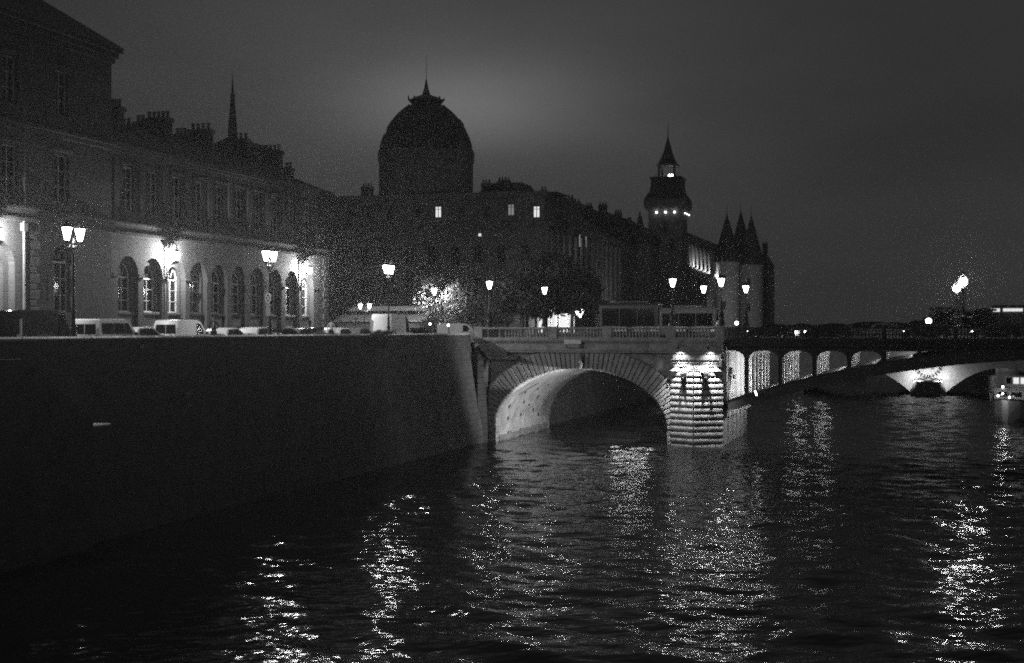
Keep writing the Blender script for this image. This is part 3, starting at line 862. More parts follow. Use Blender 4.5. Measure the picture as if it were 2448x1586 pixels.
# bronze heads hanging on the cutwater
def bronze(px, bb):
    a = a_at(px, bb); z1 = z_at(893, a, bb)
    o = MB().lathe([(0.015, z1-1.72), (0.05, z1-1.5), (0.12, z1-1.1), (0.22, z1-0.75), (0.29, z1-0.45), (0.26, z1-0.2), (0.30, z1-0.05), (0.20, z1+0.08), (0.05, z1+0.12)], 12, a, bb, sy=0.7)
    o.ball((a, bb-0.24, z1-0.42), 0.12, 8, 5)
    for s in (-1, 1):
        o.tube([(a+s*0.18, bb-0.08, z1-0.02), (a+s*0.36, bb-0.12, z1+0.06), (a+s*0.40, bb-0.16, z1-0.22), (a+s*0.30, bb-0.2, z1-0.32)], [0.07, 0.07, 0.06, 0.03], 6)
    o.ball((a-0.09, bb-0.2, z1-0.22), 0.04, 6, 4); o.ball((a+0.09, bb-0.2, z1-0.22), 0.04, 6, 4)
    o.build('bronze_head', 'bronze', br, smooth=True)
bronze(1634, -1.25); bronze(1687, -1.30)
# bronze head on the upstream shoulder of the pier, in profile
a_ = a_at(1745, 1.2)
MB().lathe([(0.02, 5.0), (0.12, 5.4), (0.30, 5.9), (0.40, 6.4), (0.34, 6.9), (0.1, 7.1)], 10, a_, 1.0).ball((a_+0.35, 1.0, 6.2), 0.2, 8, 5).build('bronze_head', 'bronze', br, smooth=True)
# half cutwater against the quay
HP = [(-0.75, 0.3), (-0.75, -1.0), (0.15, -1.5), (0.72, -0.2), (0.72, 0.3)]
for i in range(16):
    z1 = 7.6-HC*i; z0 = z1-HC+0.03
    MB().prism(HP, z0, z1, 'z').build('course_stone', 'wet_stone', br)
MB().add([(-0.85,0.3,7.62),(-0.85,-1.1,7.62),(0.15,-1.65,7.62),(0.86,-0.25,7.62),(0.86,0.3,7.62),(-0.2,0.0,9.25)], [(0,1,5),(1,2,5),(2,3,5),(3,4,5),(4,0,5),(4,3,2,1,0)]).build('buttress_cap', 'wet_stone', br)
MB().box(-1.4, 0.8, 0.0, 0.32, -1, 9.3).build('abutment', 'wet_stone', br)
# white navigation board on the frieze
nb0, nb1 = a_at(1350, -0.4), a_at(1391, -0.4)
nav = thing('navigation_board', 'pale blank board fixed over the crown of the stone arch', 'sign', (nb0+nb1)/2, -0.66, 9.1)
MB().box(nb0, nb1, -0.70, -0.64, 9.12, 9.52).build('board', 'sign_white', nav)
MB().box(nb0+0.02, nb1-0.02, -0.55, -0.27, 8.80, 9.10).build('lower_board', 'sign_grey', nav)
for s_ in (nb0+0.15, nb1-0.2): MB().box(s_, s_+0.06, -0.638, -0.5, 8.8, 9.5).build('bracket', 'black_iron', nav)

# ---- steel centre span
KA, ZCROWN, AMID = 0.0055, 8.02, 52.5
def z_in(a): return ZCROWN-KA*(a-AMID)**2
def z_out(a): return z_in(a)+1.12-0.008*abs(a-AMID)
RIBS = [0.5+3.1*i for i in range(7)]
COLS = [24.63+2.965*k for k in range(5)]+[24.63+2.965*5, 24.63+2.965*6]
xs = np.linspace(22.5, 82.5, 61)
for j, y in enumerate(RIBS):
    r_ = MB()
    r_.loft([[(x, y-0.17, z_in(x)), (x, y+0.17, z_in(x)), (x, y+0.17, max(z_out(x), z_in(x)+0.3)), (x, y-0.17, max(z_out(x), z_in(x)+0.3))] for x in xs])
    r_.loft([[(x, y-0.30, z_in(x)-0.05), (x, y+0.30, z_in(x)-0.05), (x, y+0.30, z_in(x)-0.003), (x, y-0.30, z_in(x)-0.003)] for x in xs])
    r_.loft([[(x, y-0.26, z_out(x)+0.003), (x, y+0.26, z_out(x)+0.003), (x, y+0.26, z_out(x)+0.06), (x, y-0.26, z_out(x)+0.06)] for x in xs])
    r_.build('arch_rib', 'dark_steel', br)
    for xc in COLS:
        if z_out(xc) > 8.4: continue
        wc = 0.19 if j == 0 else 0.075
        c_ = MB().box(xc-wc+0.05, xc+wc-0.05, y-0.07, y+0.07, z_out(xc)+0.06, 8.56)
        c_.box(xc-wc, xc-wc+0.048, y-0.15, y+0.15, z_out(xc)+0.06, 8.56).box(xc+wc-0.048, xc+wc, y-0.15, y+0.15, z_out(xc)+0.06, 8.56)
        for s in (-1, 1):                    # rounded haunch under the beam
            pts = [(xc+s*(wc+0.001), 8.559), (xc+s*(wc+0.001), 7.75)]+[(xc+s*(wc+0.75*(1-math.cos(q))), 7.75+0.75*math.sin(q)) for q in np.linspace(0.2, PI/2, 6)]+[(xc+s*(wc+0.75), 8.559)]
            if z_out(xc+s*0.5) < 7.6: c_.prism(pts, y-0.09, y+0.09, 'y')
        c_.build('column', 'dark_steel' if j == 0 else 'steel_paint', br)
    MB().box(22.9, 82.4, y-0.15, y+0.15, 8.562, 8.9).build('deck_beam', 'dark_steel', br)
MB().box(22.9, 82.5, -0.2, 20.2, 8.902, 8.98).build('deck_plate', 'dark_steel', br)
MB().box(22.92, 82.5, -0.42, 0.38, 8.982, 9.25).box(22.92, 82.5, -0.55, 0.38, 9.252, 9.45).box(22.92, 82.5, -0.62, 0.38, 9.452, 9.56).build('steel_fascia', 'black_iron', br)
# end frame of the steel span against the pier
MB().box(22.57, 22.9, 0.35, 19.6, 2.6, 8.9).build('end_frame', 'bridge_stone', br)
for i in range(5): MB().box(22.90, 23.05, 0.6+1.3*i, 0.75+1.3*i, 3.4, 8.5).build('end_post', 'steel_paint', br)
# iron parapet of the steel span
MB().box(22.95, 82.5, -0.50, -0.30, 10.50, 10.66).box(22.95, 82.5, -0.46, -0.34, 10.36, 10.42).box(22.95, 82.5, -0.48, -0.30, 9.562, 9.70).build('iron_rail', 'black_iron', br)
ib = MB().box(-0.05, 0.05, -0.05, 0.05, 0, 0.66).box(-0.13, 0.13, -0.03, 0.03, 0.28, 0.38).build('iron_baluster', 'black_iron', br)
ib.location = (23.2, -0.40, 9.701)
for i in range(1, 120): same(ib, br, 0.28*i, 0, 0)
for i in range(10):
    MB().bbox(24.63+2.965*2*i-0.14, 24.63+2.965*2*i+0.14, -0.54, -0.26, 9.562, 10.74, 0.02).build('rail_post', 'black_iron', br)
# small floodlight at the springing of the steel arch
fl = thing('arch_floodlight', 'small bright floodlight fixed low on the steel arch', 'floodlight', 26.4, -0.5, 0)
zf = z_at(941, 25.6, -0.4); af = a_at(1807, -0.4)
MB().box(af-0.15, af+0.15, -0.5, -0.25, zf-0.2, zf+0.1).build('housing', 'black_iron', fl)
MB().prism([(af-0.12, zf+0.22), (af-0.02, zf+0.25), (af+0.14, zf-0.15), (af+0.05, zf-0.18)], -0.55, -0.51, 'y').build('lens', 'lantern_small', fl)
# far pier of the centre span
MB().box(82.5, 87.5, -0.3, 20.2, -1, 9.5).build('pier_core', 'old_stone', br)

# ================================================================== BUILDINGS BEHIND
def building_windows(parent, coords, w, h, face, material='window_glass', depth=0.12):
    """simple two-leaf windows set on a face: face 'b' looks along -b, 'a' looks along +a"""
    if face == 'b':
        fr = MB().box(-w/2, w/2, -0.06, 0.06, 0, 0.1).box(-w/2, w/2, -0.06, 0.06, h-0.1, h).box(-w/2, -w/2+0.1, -0.06, 0.06, 0.1, h-0.1).box(w/2-0.1, w/2, -0.06, 0.06, 0.1, h-0.1).box(-0.06, 0.06, -0.06, 0.06, 0.1, h-0.1).box(-w/2+0.1, w/2-0.1, -0.05, 0.05, h*0.72, h*0.72+0.08)
        gl = MB().box(-w/2+0.05, w/2-0.05, 0.0, 0.03, 0.05, h-0.05)
    else:
        fr = MB().box(-0.06, 0.06, -w/2, w/2, 0, 0.1).box(-0.06, 0.06, -w/2, w/2, h-0.1, h).box(-0.06, 0.06, -w/2, -w/2+0.1, 0.1, h-0.1).box(-0.06, 0.06, w/2-0.1, w/2, 0.1, h-0.1).box(-0.06, 0.06, -0.06, 0.06, 0.1, h-0.1)
        gl = MB().box(-0.03, 0.0, -w/2+0.05, w/2-0.05, 0.05, h-0.05)
    o = ORG[parent.name]; f0 = g0 = None
    for (a, b, z, *lit) in coords:
        if f0 is None:
            f0 = fr.build('window', 'old_stone', parent, origin=(0,0,0)); g0 = gl.build('pane', material, f0, origin=(0,0,0)); f_, g_ = f0, g0
        else:
            f_ = f0.copy(); C.objects.link(f_); f_.parent = parent
            g_ = g0.copy(); C.objects.link(g_); g_.parent = f_
        f_.location = (a-o[0], b-o[1], z-o[2])
        if lit:
            g_.data = g_.data.copy(); g_.data.materials[0] = MATS[lit[0]]
            f_['label'] = 'lit window'

# ---- domed court building
TB = 102.0; TA = -20.0
tri = thing('domed_court_building', 'broad dark building crowned by a great ribbed dome with a spire', 'building', TA-25, TB+20, GROUND)
zc_ = 27.6; zat = z_at(468, -55, TB)
MB().box(-82, TA, TB, 163, GROUND, zc_).build('wall', 'old_stone', tri)
MB().box(-82.4, TA+0.6, TB-0.6, 163.5, zc_+0.002, zc_+0.5).box(-82.6, TA+0.9, TB-0.9, 163.8, zc_+0.502, zc_+0.8).build('cornice', 'old_stone', tri)
MB().box(-82, TA-0.9, TB+0.9, 131, zc_+0.802, zat-0.9).build('attic', 'old_stone', tri)
MB().box(-82, TA-0.5, TB+0.5, 131.4, zat-0.898, zat).build('attic_cornice', 'old_stone', tri)
# mansards of uneven height to the right of the dome
def roof_block(parent, a0, a1, b0, b1, z0, z1, s, name='roof', material='slate'):
    MB().loft([[(a0,b0,z0),(a1,b0,z0),(a1,b1,z0),(a0,b1,z0)], [(a0+s,b0+s,z1),(a1-s,b0+s,z1),(a1-s,b1-s,z1),(a0+s,b1-s,z1)]]).build(name, material, parent)
def rb(px0, px1, b, top_py, s=1.2, dep=9):
    a0, a1 = a_at(px0, b), a_at(px1, b)
    roof_block(tri, a0, a1, b, b+dep, zat+0.01, z_at(top_py, a0, b), s)
rb(1138, 1262, TB+6, 437, 1.6)
rb(1262, 1332, TB+3, 459, 0.8)
def stack(parent, px, b, wpx, py, z0, pots=3):
    a = a_at(px, b); wd = wpx*W(a, b).y/3400; zt_ = z_at(py, a, b)
    s_ = MB().box(a-wd/2, a+wd/2, b-0.5, b+0.5, z0, zt_).box(a-wd/2-0.12, a+wd/2+0.12, b-0.62, b+0.62, zt_-0.5, zt_-0.3).build('chimney', 'brickwork', parent)
    for i in range(pots):
        MB().lathe([(0.17, zt_+0.002), (0.14, zt_+0.6)], 6, a-wd/2+wd*(i+0.5)/pots, b).build('chimney_pot', 'terracotta', s_, origin=ORG[parent.name])
stack(tri, 878, TB+4, 26, 447, zat+0.01, 4); stack(tri, 1205, TB+9, 30, 432, 34, 4); stack(tri, 1163, TB+8, 22, 438, zat, 3); stack(tri, 1240, TB+5, 16, 446, zat, 2)
stack(tri, 1352, TB+12, 40, 474, 27, 5)
stack(tri, 1300, TB+3, 14, 455, zat, 2)
roof_block(tri, -60, TA-0.8, 131.5, 163, zc_+0.81, 31.5, 3.0)
# windows: three of them lit
rows = []
lit = {1048: 'lit_window', 1222: 'dim_window', 1283: 'lit_window'}
for px in (840, 885, 930, 1000, 1048, 1105, 1165, 1222, 1283):
    a = a_at(px, TB+0.85)
    rows.append((a, TB+0.85, z_at(521 if px != 1222 else 516, a, TB+0.85)) + ((lit[px],) if px in lit else ()))
building_windows(tri, rows, 1.15, 1.95, 'b')
rows = [(TA-4-4.1*i, TB-0.03, z_) for i in range(14) for z_ in (10.6, 16.0, 21.4)]
building_windows(tri, rows, 1.5, 3.2, 'b')
rows = [(TA+0.03, TB+4+4.3*i, z_) for i in range(13) for z_ in (16.0, 21.6)]
rows += [(TA+0.03, b_at(p_, TA), z_at(592, TA, b_at(p_, TA)), 'lit_window') for p_ in (1385, 1400)]
building_windows(tri, rows, 1.0, 2.6, 'a')
for i in range(14):
    MB().bbox(TA+0.002, TA+0.35, TB+1.9+4.3*i-0.35, TB+1.9+4.3*i+0.35, 15.4, 27.0, 0.05).build('pilaster', 'bridge_stone', tri)
MB().box(TA+0.002, TA+0.7, TB, 163, 14.4, 15.3).build('string_course', 'bridge_stone', tri)
for (px, py, w_) in ((1147, 562, 0.45), (1215, 666, 0.35)):
    a = a_at(px, TB-0.05); z = z_at(py, a, TB)
    MB().box(a-w_/2, a+w_/2, TB-0.07, TB-0.01, z-0.22, z+0.22).build('pane', 'lit_window', tri)
# two lit columns of the porch on the river side
for px in (1429, 1441):
    b = b_at(px, TA+2.0)
    MB().lathe([(0.75, GROUND), (0.75, GROUND+0.5), (0.58, GROUND+0.7), (0.52, 14.2), (0.66, 14.4), (0.72, 14.8)], 12, TA+2.0, b).build('porch_column', 'coping_stone', tri, smooth=True)
b = b_at(1435, TA+2.0)
MB().box(TA+0.002, TA+2.9, b-9, b+9, 14.81, 15.9).build('porch_beam', 'bridge_stone', tri)
# dome
DX, DB = a_at(1019, 114.0), 114.0
k = W(DX, DB).y/3400
def dz(py): return 10.5+(787-py)*k
drum = [(112.5, 478), (112.5, 392), (114.5, 390), (114.5, 383), (111, 380), (113, 366), (108, 362)]
MB().lathe([(r*k, dz(p)) for r, p in drum], 8, DX, DB, ph=PI/8).build('drum', 'old_stone', tri)
prof = [(107, 362), (104, 345), (98, 327), (90, 309), (80, 293), (69, 280), (57, 268), (44, 258), (38, 253)]
MB().lathe([(r*k, dz(p)) for r, p in prof], 24, DX, DB).build('dome', 'slate', tri)
for i in range(8):
    q = PI/8+PI/4*i
    MB().tube([(DX+math.cos(q)*r*k*1.005, DB+math.sin(q)*r*k*1.005, dz(p)) for r, p in prof], 0.35, 6).build('dome_rib', 'zinc', tri)
    # small dormer crowns on the shoulder of the dome
    q2_ = PI/4*i; r = 84*k
    MB().lathe([(0.8, dz(312)), (0.8, dz(300)), (0.55, dz(297)), (0.05, dz(288))], 6, DX+math.cos(q2_)*r, DB+math.sin(q2_)*r).build('dormer', 'zinc', tri)
    MB().lathe([(0.6, dz(384)), (0.6, dz(366)), (0.45, dz(362)), (0.06, dz(352))], 6, DX+math.cos(q)*108*k, DB+math.sin(q)*108*k).build('drum_turret', 'old_stone', tri)
MB().lathe([(36*k, dz(254)), (35*k, dz(249)), (38*k, dz(247)), (42*k, dz(243)), (41*k, dz(240)), (36*k, dz(238)), (24*k, dz(232)), (14*k, dz(229)), (10*k, dz(227)), (8*k, dz(220)), (5*k, dz(211)), (3*k, dz(200)), (1.5*k, dz(191)), (0.6*k, dz(188)), (0.4*k, dz(132))], 12, DX, DB).build('lantern_spire', 'zinc', tri)
for i in range(8):
    q = PI/8+PI/4*i
    MB().tube([(DX+math.cos(q)*41*k, DB+math.sin(q)*41*k, dz(241)), (DX+math.cos(q)*42*k, DB+math.sin(q)*42*k, dz(236)), (DX+math.cos(q)*43*k, DB+math.sin(q)*43*k, dz(228 if i in (3, 4) else 234))], [0.25, 0.16, 0.05], 5).build('acroterion', 'zinc', tri)
# lit entrance on the river side, ground floor
for (p0, p1, z1, st_) in ((1288, 1312, 14.0, 'lit_interior'), (1340, 1352, 13.4, 'lit_interior'), (1320, 1329, 14.0, 'lit_window'), (1360, 1370, 13.4, 'lit_window')):
    a0, a1 = a_at(p0, TB-0.3), a_at(p1, TB-0.3)
    f_ = MB().box(a0-0.25, a0-0.02, TB-0.42, TB-0.02, GROUND, z1+0.2).box(a1+0.02, a1+0.25, TB-0.42, TB-0.02, GROUND, z1+0.2).box(a0-0.25, a1+0.25, TB-0.42, TB-0.02, z1+0.202, z1+0.5).build('doorway', 'bridge_stone', tri)
    MB().box(a0, a1, TB-0.2, TB-0.05, GROUND, z1).build('lit_door', st_, f_, origin=ORG[tri.name])

# ---- palace wing between the dome and the clock tower
pw = thing('palace_wing', 'dark stepped roofs of a long palace wing left of the clock tower', 'building', -40, 180, GROUND)
def blk(px0, px1, b, py, dep=22, slope=2.5, body=6):
    a0, a1 = a_at(px0, b), a_at(px1, b); zt_ = z_at(py, a0, b)
    MB().box(a0, a1, b, b+dep, GROUND, zt_-body).build('wall', 'old_stone', pw)
    roof_block(pw, a0-0.3, a1+0.3, b-0.3, b+dep+0.3, zt_-body+0.01, zt_, slope)
blk(1330, 1402, 168, 487); blk(1400, 1462, 172, 503); blk(1455, 1500, 176, 517); blk(1498, 1556, 182, 541, body=4)
for px, py, wpx, b in ((1376, 482, 22, 172), (1408, 492, 16, 176), (1441, 490, 20, 176), (1478, 508, 16, 180), (1505, 527, 10, 185)):
    stack(pw, px, b, wpx, py, 28, 3)
a = a_at(1530, 186); zt_ = z_at(505, a, 186)
MB().lathe([(1.3, 26), (1.3, zt_-6), (1.5, zt_-5.6), (0.9, zt_-3.5), (0.5, zt_-1.6), (0.06, zt_)], 8, a, 186).build('turret', 'slate', pw)
rows = [(a_at(1345+14*i, 167.9), 167.9, z_) for i in range(4) for z_ in (14, 19, 24)]
building_windows(pw, rows, 1.2, 2.6, 'b')

# ---- clock tower
CB = 197.0; CA = a_at(1597, CB)
ct = thing('clock_tower', 'tall square tower with a corbelled gallery and small pointed belfry', 'tower', CA, CB, GROUND)
k = W(CA, CB).y/3400
def cz(py): return 10.5+(787-py)*k
hw = 40*k
MB().box(CA-hw, CA+hw, CB-hw, CB+hw, GROUND, cz(509)).build('wall', 'old_stone', ct)
MB().loft([[(CA+s*hh, CB+t*hh, z) for s, t in ((-1,-1),(1,-1),(1,1),(-1,1))] for hh, z in ((hw+0.02, cz(509)), (hw*1.16, cz(502)), (hw*1.24, cz(496)), (hw*1.24, cz(479)))]).build('gallery', 'old_stone', ct)
MB().loft([[(CA+s*hh, CB+t*hh, z) for s, t in ((-1,-1),(1,-1),(1,1),(-1,1))] for hh, z in ((hw*1.22, cz(478.5)), (hw*0.95, cz(461)), (hw*0.88, cz(446)), (hw*0.88, cz(431)), (hw*0.94, cz(430)), (hw*0.94, cz(426)))]).build('roof', 'slate', ct)
bl_ = hw*0.46
for s in (-1, 1):
    for t in (-1, 1):
        MB().box(CA+s*bl_-0.28, CA+s*bl_+0.28, CB+t*bl_-0.28, CB+t*bl_+0.28, cz(425.8), cz(398)).build('belfry_post', 'old_stone', ct)
    MB().tube([(CA+s*0.1-0.9, CB-bl_, cz(425)), (CA+s*0.1-0.9, CB-bl_, cz(410))], 0.15, 5).build('belfry_post', 'old_stone', ct)
MB().box(CA-bl_-0.5, CA+bl_+0.5, CB-bl_-0.5, CB+bl_+0.5, cz(398)+0.01, cz(394)).build('belfry_cornice', 'old_stone', ct)
MB().lathe([(hw*0.74, cz(393.8)), (hw*0.66, cz(389)), (hw*0.47, cz(377)), (hw*0.31, cz(363)), (hw*0.21, cz(349)), (hw*0.08, cz(334)), (0.12, cz(326)), (0.08, cz(300)), (0.02, cz(295))], 4, CA, CB, ph=PI/4).build('spire', 'slate', ct)
for s in (-1, 1):
    MB().tube([(CA+s*hw*0.62, CB-hw*0.62, cz(426)), (CA+s*hw*0.62, CB-hw*0.62, cz(414))], [0.12, 0.03], 5).build('pinnacle', 'slate', ct)
for px, s in ((1600, .3), (1606, .3)):
    a = a_at(px, CB-1)
    MB().ball((a, CB-0.8, cz(421)), s, 8, 5).build('belfry_lamp', 'lantern_small', ct)
for i, px in enumerate((1570, 1591.5, 1613)):
    a = a_at(px, CB-hw*1.05)
    MB().ball((a, CB-hw*1.02-0.45, cz(511.5)), 0.26, 8, 5).build('gallery_lamp', 'gallery_glow', ct)
for i in range(3):
    MB().ball((CA+hw*1.02+0.5, CB-hw*0.75+2.8*i, cz(513.5)), 0.18, 8, 5).build('gallery_lamp', 'gallery_glow', ct)
rows = [(CA-1.6, CB-hw-0.03, cz(600)), (CA+1.6, CB-hw-0.03, cz(600)), (CA, CB-hw-0.03, cz(560))]
building_windows(ct, rows, 0.9, 2.6, 'b')

# ---- riverside palace front with its three round towers
pf_ = thing('riverside_palace', 'long palace front with a row of tall uplit buttresses below a dark roof', 'building', -14, 235, GROUND)
F2 = -14.2
MB().box(F2-7, F2, CB+hw+0.1, 292, GROUND, 31.6).build('wall', 'old_stone', pf_)
MB().loft([[(F2+0.4, y, 31.61), (F2-3.5, y, 35.2), (F2-7.4, y, 31.61)] for y in (CB+hw+0.12, 292)]).build('roof', 'slate', pf_)
MB().box(F2+0.002, F2+0.4, CB+hw+0.1, 292, 25.4, 25.9).build('string_course', 'old_stone', pf_)
PAL = []
for px in (1651, 1658, 1667, 1676.5, 1686, 1695, 1714, 1722):
    b = b_at(px, F2+0.5); z0 = z_at(609 + (px-1651)*0.42+24, F2+0.5, b); hgt = 5.0
    MB().prism([(F2+0.002, z0-6), (F2+0.75, z0-6), (F2+0.75, z0+hgt*0.72), (F2+0.35, z0+hgt), (F2+0.002, z0+hgt+0.3)], b, b+0.7).build('buttress', 'bridge_stone', pf_)
    f_ = MB().box(F2+0.002, F2+0.12, b+1.2, b+1.4, z0-0.3, z0+hgt).box(F2+0.002, F2+0.12, b+2.6, b+2.8, z0-0.3, z0+hgt).prism([(b+1.1, z0+hgt+0.002), (b+2.9, z0+hgt+0.002), (b+2, z0+hgt+1.4)], F2+0.002, F2+0.12, 'x').build('window', 'old_stone', pf_)
    MB().box(F2+0.01, F2+0.04, b+1.4, b+2.6, z0, z0+hgt-0.2).build('pane', 'window_glass', f_, origin=ORG[pf_.name])
    PAL.append((b, z0, 0.35 if px == 1651 else 1.0))
def round_tower(px, b, rpx, eave, apex, label):
    a = a_at(px, b); k = W(a, b).y/3400
    z1, z2 = 10.5+(787-eave)*k, 10.5+(787-apex)*k; r = rpx*k
    o = thing('round_tower', label, 'tower', a, b, GROUND, group='round towers of the riverside palace')
    MB().lathe([(r*0.94, GROUND), (r*0.94, z1-0.8), (r*1.0, z1-0.5), (r*1.0, z1)], 20, a, b).build('wall', 'bridge_stone', o, smooth=True)
    MB().lathe([(r*1.08, z1+0.01), (r*0.72, z1+(z2-z1)*0.32), (r*0.33, z1+(z2-z1)*0.68), (0.12, z1+(z2-z1)*0.93), (0.05, z2)], 20, a, b).build('roof', 'slate', o, smooth=True)
    MB().tube([(a, b, z2-0.2), (a, b, z2+2.2)], [0.08, 0.02], 5).build('finial', 'zinc', o)
    building_windows(o, [(a-0.3, b-r*0.97, z1-6), (a-0.3, b-r*0.97, z1-13)], 0.9, 2.2, 'b')
    return o
round_tower(1738, 262, 31, 627, 505, 'round tower with a witch-hat roof nearest the uplit buttresses')
round_tower(1771, 285, 28, 620, 497, 'middle round tower half hidden between two others')
round_tower(1796, 270, 30, 634, 508, 'round tower with a conical roof at the right end of the palace')
eb = thing('end_house', 'plain dark house closing the palace row above the river', 'building', a_at(1825, 300), 300, GROUND)
a0, a1 = a_at(1808, 300), a_at(1837, 300)
MB().box(a0, a1, 300, 318, GROUND, z_at(632, a1, 300)).build('wall', 'old_stone', eb)
roof_block(eb, a0-0.2, a1+0.2, 299.8, 318, z_at(632, a1, 300)+0.01, z_at(604, a1, 300), 2.0)
stack(eb, 1829, 304, 12, 582, 26, 2)
building_windows(eb, [(a0+0.9+1.6*i, 299.97, z_) for i in range(2) for z_ in (14, 18.5, 23)], 0.8, 1.9, 'b')

# ---- thin spire far behind the hospital roof
ss = a_at(556, 205); ks = W(ss, 205).y/3400
def sz(py): return 10.5+(787-py)*ks
sp_ = thing('chapel_spire', 'thin dark chapel spire rising behind the hospital chimneys', 'spire', ss, 205, GROUND)
MB().box(ss-4, ss+4, 201, 225, GROUND, sz(352)).build('wall', 'old_stone', sp_)
roof_block(sp_, ss-4.2, ss+4.2, 200.8, 225, sz(352)+0.01, sz(330), 3.2)
MB().lathe([(14*ks, sz(345)), (12*ks, sz(325)), (10.5*ks, sz(300)), (8.2*ks, sz(270)), (6.0*ks, sz(245)), (5.4*ks, sz(232)), (6.6*ks, sz(228)), (3.6*ks, sz(224)), (2.4*ks, sz(205)), (0.9*ks, sz(188)), (0.3*ks, sz(172))], 8, ss, 205).build('spire', 'zinc', sp_)

# ---- next bridge downstream: stone pier with a wreath lit from its foot
PBB = 109.5
nb = thing('stone_arch_bridge', 'further stone bridge whose pale floodlit pier carries a wreath', 'bridge', 41, PBB, 0)
ap = a_at(2219, PBB-0.8); hp = 2.75; PW = 2.75; HS = 8.4
def ez(u):                                        # flat segmental arch, u from its crown
    d = HS-abs(u)
    return 0.45+0.92*d-0.0545*d*d
for yy in (PBB, PBB+28):
    vv = []; ff = []
    for side in (-1, 1):
        for q in range(2):
            cx = ap+side*(PW+HS+q*(2*HS+2*PW))
            for i in range(30):
                x0 = cx-HS+2*HS*i/30; x1 = cx-HS+2*HS*(i+1)/30
                n0 = len(vv)
                vv += [(x0,yy,ez(x0-cx)),(x1,yy,ez(x1-cx)),(x1,yy,9.4),(x0,yy,9.4)]
                ff.append((n0,n0+1,n0+2,n0+3))
            xe = cx+side*HS
            n0 = len(vv)
            vv += [(xe,yy,-1),(xe+side*2*PW,yy,-1),(xe+side*2*PW,yy,9.4),(xe,yy,9.4)]; ff.append((n0,n0+1,n0+2,n0+3))
    n0 = len(vv)
    vv += [(ap-PW,yy,-1),(ap+PW,yy,-1),(ap+PW,yy,9.4),(ap-PW,yy,9.4)]; ff.append((n0,n0+1,n0+2,n0+3))
    mbw = MB().add(vv, ff); bpy_w = mbw.build('spandrel_wall', 'coping_stone', nb)
for side in (-1, 1):
    for q in range(2):
        cx = ap+side*(PW+HS+q*(2*HS+2*PW)); vv = []; ff = []
        for j, yy in enumerate((PBB, PBB+28)):
            for i in range(41): vv.append((cx-HS+2*HS*i/40, yy, ez(-HS+2*HS*i/40)))
        for i in range(40): ff.append((i, i+1, 42+i, 41+i))
        MB().add(vv, ff).build('vault', 'bridge_stone', nb, smooth=True)
MB().box(ap-60, ap+50, PBB-0.5, PBB+28.5, 9.402, 10.6).build('parapet', 'old_stone', nb)
MB().loft([[(ap-hp*s, PBB-0.6-1.3*s2, z), (ap+hp*s, PBB-0.6-1.3*s2, z), (ap+hp*s, PBB+0.2, z), (ap-hp*s, PBB+0.2, z)] for s, s2, z in ((1.06, 1, -1), (0.98, 0.95, 0.8), (0.78, 0.75, 2.1))]).build('pier_foot', 'quay_stone', nb)
MB().box(ap-hp*0.80, ap+hp*0.80, PBB-1.7, PBB+0.1, 2.102, 2.3).build('pier_ledge', 'coping_stone', nb)
zw = 5.0; rw = 2.0
for i in range(26):
    q = 2*PI*i/26
    if abs(q-PI/2) < 0.16: continue
    x, z = ap+rw*math.cos(q), zw+rw*1.08*math.sin(q)
    o = MB()
    for s in (-1, 1):
        dq = q+s*0.9+PI/2
        o.tube([(x, PBB-0.12, z), (x+0.16*math.cos(dq), PBB-0.22, z+0.16*math.sin(dq)), (x+0.34*math.cos(dq+0.3*s), PBB-0.12, z+0.34*math.sin(dq+0.3*s))], [0.06, 0.13, 0.02], 5)
    o.build('wreath_leaf', 'quay_stone', nb)
for s in (-1, 1):
    MB().tube([(ap+s*0.1, PBB-0.12, zw-rw*1.1), (ap+s*0.7, PBB-0.2, zw-rw*1.1-0.35), (ap+s*1.3, PBB-0.2, zw-rw*1.1-0.2), (ap+s*1.7, PBB-0.15, zw-rw*1.1-0.5)], [0.12, 0.1, 0.1, 0.04], 6).build('ribbon', 'quay_stone', nb)
# raised letter N inside the wreath
MB().box(ap-0.85, ap-0.55, PBB-0.16, PBB-0.002, zw-1.0, zw+1.0).box(ap+0.55, ap+0.85, PBB-0.16, PBB-0.002, zw-1.0, zw+1.0).prism([(ap-0.549, zw+1.0), (ap-0.549, zw+0.5), (ap+0.549, zw-1.0), (ap+0.549, zw-0.5)], PBB-0.16, PBB-0.002, 'y').build('letter_n', 'old_stone', nb)
# pale wall pieces beyond the right-hand arch of that bridge
lw = thing('lit_embankment', 'two pale lit wall piers low on the water beyond the far arch', 'wall', a_at(2382, 238), 238, 0)
for p0, p1, m_ in ((2361, 2373, 'coping_stone'), (2373.5, 2390, 'old_stone'), (2390.5, 2401, 'coping_stone')):
    a0, a1 = a_at(p0, 238), a_at(p1, 238)
    MB().box(a0, a1, 238 if m_ != 'old_stone' else 238.6, 240, -1, 9).build('wall_pier', m_, lw)
MB().box(a_at(2401.2, 238), a_at(2470, 238), 238.5, 240, -1, 9).build('wall', 'quay_stone', lw)
lw2 = thing('lit_embankment', 'low pale lit wall at the water under the left far arch', 'wall', a_at(2112, 190), 190, 0)
MB().box(a_at(2070, 190), a_at(2150, 190), 190, 191, -1, 1.3).build('wall_pier', 'coping_stone', lw2)

